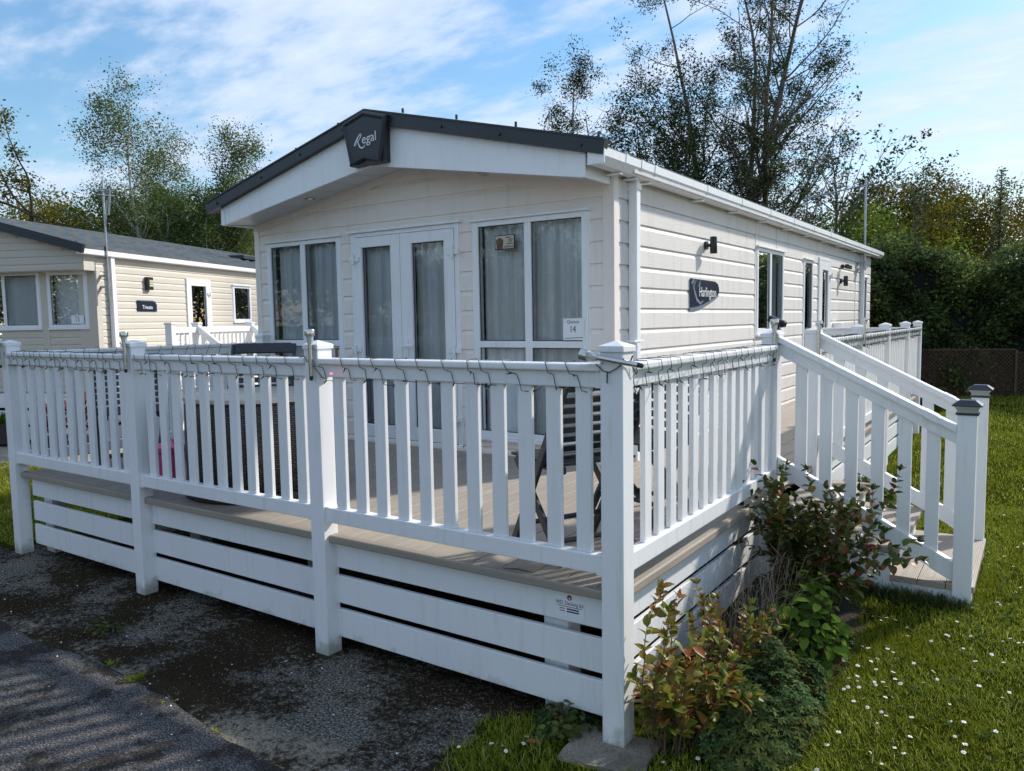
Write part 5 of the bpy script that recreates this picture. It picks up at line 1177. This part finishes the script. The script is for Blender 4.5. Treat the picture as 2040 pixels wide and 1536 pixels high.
# dry stalks
t = thing('dry_stalks', (.10, 1.0, .03), 'clump of dry brown leafless stalks against the side skirting', 'plant'); rng = np.random.default_rng(77); segs = []
for i in range(120):
    p = np.array([.06+rng.uniform(0, .26), rng.uniform(.62, 1.35), .04]); d = unit(np.array([rng.normal()*.16+.05, rng.normal()*.25-.05, 1])); L = rng.uniform(.25, .56); n = 7
    for j in range(n):
        d = unit(d+rng.normal(size=3)*.11); q = p+d*L/n; segs.append((p, q, .0015*(1-.6*j/n), .0013*(1-.6*j/n)))
        if j > 2 and rng.random() < .5:
            e = q+unit(d+rng.normal(size=3)*.7)*L*.16; segs.append((q, e, .0009, .0005))
        p = q
Vs, Fs = seg_mesh(segs, 4); npmesh('stalks', Vs, Fs, 'dry_stem', t)
# ground-hugging leafy plants
def leafpatch(name, label, x0, x1, y0, y1, h, n, size, mat, seed, cat='plant', lobed=True, mask=None):
    rng = np.random.default_rng(seed); t = thing(name, ((x0+x1)/2, (y0+y1)/2, .03), label, cat); V = []; F = []; segs = []
    cx_, cy_ = (x0+x1)/2, (y0+y1)/2
    for i in range(n):
        a = rng.uniform(0, 6.28); q = math.sqrt(rng.random()); x = cx_+(x1-x0)/2*q*math.cos(a); y = cy_+(y1-y0)/2*q*math.sin(a)
        hz = h*(1-.75*q**2)*rng.uniform(.45, 1.05)*(1+.38*math.sin(x*23+seed)*math.sin(y*17+seed*2)); z = lawn_z(x, y)+hz; c = np.array([x, y, z])
        if rng.random() < .4: segs.append((np.array([x*.9+cx_*.1, y*.9+cy_*.1, lawn_z(x, y)-.01]), c, .0012, .0009))
        nrm = unit(np.array([math.cos(a)*q*.7+rng.normal()*.25, math.sin(a)*q*.7+rng.normal()*.25, 1])); L = size*rng.uniform(.5, 1.45)
        u = unit(np.cross(nrm, rng.normal(size=3)))
        if lobed:
            w = np.cross(nrm, u)
            for k_ in range(5):
                an = -1.9+k_*.95; oval(V, F, c, u*math.cos(an)+w*math.sin(an)+nrm*.1, nrm, L, L*.36, .15)
        else: oval(V, F, c, u, nrm, L*1.3, L*.8, .2)
    npmesh('foliage', V, F, mat, t); Vs, Fs = seg_mesh(segs, 4); npmesh('stems', Vs, Fs, 'stem_brown', t)
leafpatch('geranium_patch', 'mat of dark green lobed leaves between the two corner shrubs', .16, .58, .02, .95, .22, 2100, .022, 'leaf_geranium', 401)
leafpatch('nettle_clump', 'bright green nettle like clump before the dry stalks', .20, .56, .80, 1.32, .34, 700, .040, 'leaf_nettle', 402, lobed=False)
leafpatch('weed_clump', 'small green weeds growing under the front skirting by the corner post', -.42, -.13, -.10, .16, .09, 190, .022, 'leaf_geranium', 403, lobed=False)
leafpatch('weed_clump', 'green weeds at the foot of the far side skirting beyond the steps', .02, .30, 3.1, 4.4, .30, 900, .035, 'leaf_geranium', 404, lobed=False)
leafpatch('weed_clump', 'weed rosette with red tips on the concrete edge at far left', -2.92, -2.66, -.52, -.36, .06, 130, .016, 'leaf_geranium', 405, lobed=False)
def tuft(loc, label, n, h, seed):
    rng = np.random.default_rng(seed); V = []; F = []
    for i in range(n):
        a = rng.uniform(0, 6.28); d = unit(np.array([math.cos(a)*.7, math.sin(a)*.7, rng.uniform(.5, 1.3)])); p = np.array(loc)+np.array([rng.normal()*.012, rng.normal()*.012, 0]); oval(V, F, p, d, np.array([0, 0, 1.]), h*rng.uniform(.6, 1.2), .006, .3)
    tag(npmesh('grass_tuft', V, F, 'grass_blade'), label, 'grass tuft', 'weed tufts in the asphalt joint')
tuft((-2.10, -.66, .0), 'green grass tuft growing in the joint beside the pale concrete corner', 60, .055, 1)
tuft((-1.78, -.70, .0), 'small grass tuft in the joint right of the larger one', 26, .035, 2)
tuft((-2.38, -.62, .0), 'sparse dry tuft in the joint at the left', 18, .035, 3)
tuft((-1.42, -.73, .0), 'low yellowish tuft in the joint near the lower end of the asphalt edge', 22, .03, 4)
# red cordylines and planter by the beige home
for (x, y, s_, lab) in ((-9.15, 2.36, 3, 'red leaved strappy plant at the left of the pair before the beige home'), (-8.85, 2.52, 4, 'red leaved strappy plant at the right of the pair before the beige home')):
    rng = np.random.default_rng(s_); V = []; F = []; t = thing('cordyline', (x, y, 0), lab, 'plant', 'red strappy plants before the beige home')
    for i in range(70):
        a = rng.uniform(0, 6.28); oval(V, F, np.array([x, y, rng.uniform(.1, .45)]), np.array([math.cos(a)*.45, math.sin(a)*.45, 1.]), np.array([0, 0, 1.]), rng.uniform(.3, .5), .035, .35)
    npmesh('foliage', V, F, 'leaf_cordyline', t); m = MB(); m.lathe([(.10, .0), (.13, .22), (.135, .23)], x, y, 20); m.build('pot', 'pot_black', t)
t = thing('planter', (-10.63, 2.28, 0), 'black planter with green leaves at the left edge below the beige home window', 'planter', rz=NRZ)
m = MB(); m.box(-.35, .30, -.12, .12, .03, .30, .01); m.box(-.37, .32, -.14, .14, .27, .31, .008); m.build('trough', 'pot_black', t, off=False)
rng = np.random.default_rng(8); V = []; F = []
for i in range(160): oval(V, F, np.array([rng.uniform(-.3, .26), rng.uniform(-.09, .09), .30]), np.array([rng.normal()*.35, rng.normal()*.35, 1.]), np.array([0, 0, 1.]), rng.uniform(.08, .20), .03, .3)
o = npmesh('foliage', V, F, 'leaf_nettle'); o.parent = t

# ---------------------------------------------------------------- grass
def blades(name, xs, ys, h, wd, seed, mat='grass_blade'):
    rng = np.random.default_rng(seed); n = len(xs); z = np.array([lawn_z(x, y) for x, y in zip(xs, ys)]) if n < 400000 else 0
    p = np.stack([xs, ys, z-.004], 1); a = rng.uniform(0, 2*math.pi, n); H = h*rng.uniform(.45, 1.25, n); lean = rng.uniform(.2, 1.0, n)
    d = np.stack([np.cos(a)*lean, np.sin(a)*lean, np.ones(n)], 1); d /= np.linalg.norm(d, axis=1)[:, None]; s = np.stack([-np.sin(a), np.cos(a), np.zeros(n)], 1)*wd
    mid = p+d*(H*.55)[:, None]; tip = mid+(d*.6+np.stack([np.cos(a)*.5, np.sin(a)*.5, np.full(n, -.05)], 1))*(H*.5)[:, None]
    V = np.stack([p-s, p+s, mid+s*.8, mid-s*.8, tip], 1).reshape(-1, 3); b = np.arange(n)*5
    F = np.concatenate([np.stack([b, b+1, b+2], 1), np.stack([b, b+2, b+3], 1), np.stack([b+3, b+2, b+4], 1)])
    o = npmesh(name, V, F, mat); o['kind'] = 'stuff'; return o
rng = np.random.default_rng(50)
def lawn_pts(n, x0, x1, y0, y1):
    xs = rng.uniform(x0, x1, n); ys = rng.uniform(y0, y1, n)
    ok = np.where(ys < .14, xs > np.array([lawn_edge(y) for y in ys])+rng.normal(size=n)*.03, xs > .02)
    bed = ((xs)**2/.28+(ys-1.3)**2/.55 < 1) & (rng.random(n) < .93); slab = (xs > -.21) & (xs < .12) & (ys > -.16) & (ys < .1)
    steps = (xs > -.05) & (xs < .985) & (ys > 1.96) & (ys < 2.97)
    clump = np.sin(xs*5.1+1)*np.sin(ys*4.3)+.6*np.sin(xs*11+ys*9); keep = rng.random(n) < .72+.25*clump
    ok &= ~bed & ~slab & ~steps & keep; return xs[ok], ys[ok]
for nm, (n, x0, x1, y0, y1, h, wd) in (('a', (100000, -.6, 1.7, -1.0, 1.4, .038, .0014)), ('b', (105000, .0, 2.9, 1.2, 4.5, .040, .0020)), ('c', (70000, .0, 5.0, 4.2, 9.0, .042, .003)), ('d', (60000, -.3, 7.0, 8.5, 15.0, .055, .005))):
    xs, ys = lawn_pts(n, x0, x1, y0, y1); tag(blades('lawn_grass', xs, ys, h, wd, ord(nm)), 'short mown lawn grass', 'grass')
# longer tufts where the mower does not reach
rng = np.random.default_rng(57); tx = []; ty = []
for (a0, b0, a1, b1, n, sp) in ((.1, -.18, .62, .0, 900, .05), (.62, .0, .70, 1.35, 900, .05), (.70, 1.35, .95, 1.9, 500, .05), (-.48, -.45, -.30, .1, 500, .04), (1.0, 1.95, 1.02, 3.0, 500, .025), (.03, 3.2, .03, 8.2, 1200, .05)):
    t_ = rng.random(n); tx.append(a0+(a1-a0)*t_+rng.normal(size=n)*sp); ty.append(b0+(b1-b0)*t_+rng.normal(size=n)*sp)
for _ in range(60):
    cx_, cy_ = rng.uniform(.7, 2.4), rng.uniform(-.6, 4.0); n = rng.integers(20, 60)
    if cx_ < 1.05 and cy_ > 1.85: continue
    tx.append(cx_+rng.normal(size=n)*.022); ty.append(cy_+rng.normal(size=n)*.022)
blades('grass_fringe', np.concatenate(tx), np.concatenate(ty), .055, .0015, 64)
# flat weeds among the grass
rng = np.random.default_rng(56); V = []; F = []
for i in range(420):
    x, y = rng.uniform(.05, 2.2), rng.uniform(-.7, 3.6)
    if (x < .6 and y > .0) or x*x+y*y < .03: continue
    for j in range(rng.integers(3, 7)):
        a = rng.uniform(0, 6.28); oval(V, F, np.array([x, y, lawn_z(x, y)+.012]), np.array([math.cos(a), math.sin(a), rng.uniform(.15, .9)]), np.array([0, 0, 1.]), rng.uniform(.02, .045), rng.uniform(.006, .012), .25)
tag(npmesh('lawn_weeds', V, F, 'leaf_weed'), 'flat leaved weeds mixed into the lawn', 'weeds', kind='stuff')
# taller fringe along the steps and posts
xs = rng.uniform(.18, .98, 2600); ys = rng.normal(1.93, .035, 2600); blades('grass_fringe', xs, ys, .10, .0014, 61, 'leaf_geranium')
xs = rng.uniform(.9, 1.02, 300); ys = rng.normal(1.94, .03, 300); blades('grass_fringe', xs, ys, .07, .0014, 62)
n = 26000; xs = rng.uniform(-8.4, -4.95, n); ys = rng.uniform(.06, 1.5, n); z0_ = lawn_z; lawn_z_old = lawn_z
blades('verge_grass', xs, ys, .05, .003, 63)
# fine litter and twiggy moss under the skirting
rng = np.random.default_rng(51); n = 1500
c = np.stack([rng.uniform(-1.6, -.45, n), rng.uniform(-.75, .25, n), np.full(n, .004)], 1); dd = np.stack([rng.normal(size=n), rng.normal(size=n), np.abs(rng.normal(size=n))*.12], 1); dd /= np.linalg.norm(dd, axis=1)[:, None]
V, F = seg_mesh([(c[i], c[i]+dd[i]*rng.uniform(.01, .045), .0006, .0004) for i in range(n)], 3); tag(npmesh('dry_litter', V, F, 'dry_stem'), 'fine dry plant litter on the concrete', 'litter', kind='stuff')
n = 5000; c = np.stack([rng.uniform(-5, -.4, n), rng.uniform(-.9, .3, n), np.full(n, .002)], 1); V, F = leaves(c, .007, .9, rng=rng); tag(npmesh('grit', V, F, 'paving_slab'), 'loose grit scattered on the concrete', 'grit', kind='stuff')

# ---------------------------------------------------------------- daisies
def daisy_mesh(seed):
    r2 = random.Random(seed); bm_v = []; bm_f = []; mi = []
    def add(vs, fs, mt):
        b = len(bm_v); bm_v.extend(vs); bm_f.extend([tuple(i+b for i in f) for f in fs]); mi.extend([mt]*len(fs))
    h = .030; n_ = 15
    for i in range(n_):
        a = 2*math.pi*i/n_+r2.uniform(-.08, .08); ln = .0105*r2.uniform(.88, 1.08); w = .0023; zt = h+r2.uniform(-.0005, .002)
        c, s = math.cos(a), math.sin(a)
        add([(c*.0028-s*w*.4, s*.0028+c*w*.4, h), (c*.0028+s*w*.4, s*.0028-c*w*.4, h), (c*ln*.8+s*w*.8, s*ln*.8-c*w*.8, zt), (c*ln, s*ln, zt-.0005), (c*ln*.8-s*w*.8, s*ln*.8+c*w*.8, zt)], [(0, 1, 2, 3, 4)], 0)
    k_ = 10
    ring = [(math.cos(2*math.pi*i/k_)*.0036, math.sin(2*math.pi*i/k_)*.0036, h+.0006) for i in range(k_)]+[(math.cos(2*math.pi*i/k_)*.0022, math.sin(2*math.pi*i/k_)*.0022, h+.0024) for i in range(k_)]
    add(ring, [(i, (i+1) % k_, (i+1) % k_+k_, i+k_) for i in range(k_)]+[tuple(range(k_, 2*k_))], 1)
    add([(.0006, 0, 0), (-.0003, .0005, 0), (-.0003, -.0005, 0), (.0006, 0, h), (-.0003, .0005, h), (-.0003, -.0005, h)], [(0, 1, 4, 3), (1, 2, 5, 4), (2, 0, 3, 5)], 2)
    me = bpy.data.meshes.new('daisy'); me.from_pydata(bm_v, [], bm_f); me.polygons.foreach_set('material_index', mi)
    for q in ('petal', 'pollen', 'leaf_geranium'): me.materials.append(MATS[q])
    return me
DM = [daisy_mesh(i) for i in range(5)]; r2 = random.Random(99); ds_pts = []
def zone(n, cx_, cy_, sx_, sy_, lab=''):
    c = 0
    while c < n:
        x, y = r2.gauss(cx_, sx_), r2.gauss(cy_, sy_)
        if x > (lawn_edge(y)+.02 if y < .1 else .08) and not (-.2 < x < .12 and -.16 < y < .10) and not (x < .99 and 1.95 < y < 2.98) and not (x*x/.30+(y-1.3)**2/.6 < .9) and not ((x-.36)**2/.03+(y-.5)**2/.2 < 1) and y > -1: ds_pts.append((x, y, lab)); c += 1
zone(42, .42, .06, .16, .12, 'one of the daisies clustered in front of the bronze corner shrub'); zone(6, -.38, -.10, .06, .12, 'one of the few daisies left of the stone slab'); zone(34, .62, 1.02, .14, .16, 'one of the daisies beside the bright green nettle like clump'); zone(36, .80, .55, .25, .3, 'one of the daisies in the open lawn right of the corner shrubs'); zone(30, 1.05, 1.6, .2, .4, 'one of the daisies before the foot of the steps'); zone(38, 1.25, 2.5, .22, .5, 'one of the daisies just right of the newel posts'); zone(22, .25, 4.1, .12, .4, 'one of the daisies seen through the stair balusters'); zone(30, 1.6, 3.8, .5, .9, 'one of the distant daisies in the middle of the lawn'); zone(28, 1.6, 6.5, .8, 1.6, 'one of the tiny far daisies towards the hedge')
i = 0
while i < 22:
    x, y = r2.uniform(.3, 2.0), r2.uniform(-.4, 1.6)
    if x > .5 or y < 0: ds_pts.append((x, y, 'one of the lone daisies scattered singly over the near lawn')); i += 1
for (x, y, dl) in ds_pts[:290]:
    o = bpy.data.objects.new('daisy', DM[r2.randrange(5)]); COL.objects.link(o); s_ = r2.uniform(.62, 1.0)*(1 if y < 3 else 1.25)
    o.location = (x, y, lawn_z(x, y)-.004+r2.uniform(-.004, .006)); o.scale = (s_, s_, s_); o.rotation_euler = (r2.gauss(.18, .22), r2.gauss(0, .22), r2.uniform(0, 6.28))
    tag(o, dl, 'daisy', dl.replace('one of the ', '').replace('just ', ''))
# fallen petals and little leaves on the concrete and asphalt
pm = []
for sd in range(3):
    q = random.Random(sd+5); me = bpy.data.meshes.new('fallen_petal'); vs = [(math.cos(a)*(.006 if a < 3 else .0075)*q.uniform(.85, 1.1), math.sin(a)*.0045*q.uniform(.85, 1.1), .001+.0012*math.cos(2*a)) for a in [i*math.pi/4 for i in range(8)]]
    me.from_pydata([(0, 0, 0)]+vs, [], [(0, i+1, (i+1) % 8+1) for i in range(8)]); me.materials.append(MATS['petal']); pm.append(me)
for i in range(80):
    x, y = r2.uniform(-4.9, -.6), r2.uniform(-.95, -.02); y = y if r2.random() < .8 else r2.uniform(-.9, -.6)
    o = bpy.data.objects.new('fallen_petal', pm[i % 3]); COL.objects.link(o); o.location = (x, y, .018 if y < -.66 else .003); o.rotation_euler = (r2.uniform(-.3, .3), r2.uniform(-.3, .3), r2.uniform(0, 6.3)); s_ = r2.uniform(.6, 1.15); o.scale = (s_, s_, s_)
    tag(o, 'white fallen petal lying on the asphalt road' if y < -.68 else 'white fallen petal lying on the mossy concrete', 'petal', 'fallen petals on the asphalt' if y < -.68 else 'fallen petals on the mossy concrete')
for (x, y, lab) in ((.43, 1.28, 'orange dead leaf on the soil in front of the dry stalks'), (-.33, -.16, 'brown dead leaf on the grass left of the stone slab')):
    V = []; F = []; oval(V, F, np.array([x, y, lawn_z(x, y)+.02]), np.array([.6, .3, .1]), np.array([0, 0, 1.]), .05, .03, .2); tag(npmesh('dead_leaf', V, F, 'dead_leaf'), lab, 'leaf')
for o in bpy.data.objects:
    if o.type == 'MESH' and o.name.startswith(('grass_fringe', 'verge_grass')): tag(o, 'taller grass growing along the white woodwork' if 'fringe' in o.name else 'rough grass verge left of the veranda', 'grass')
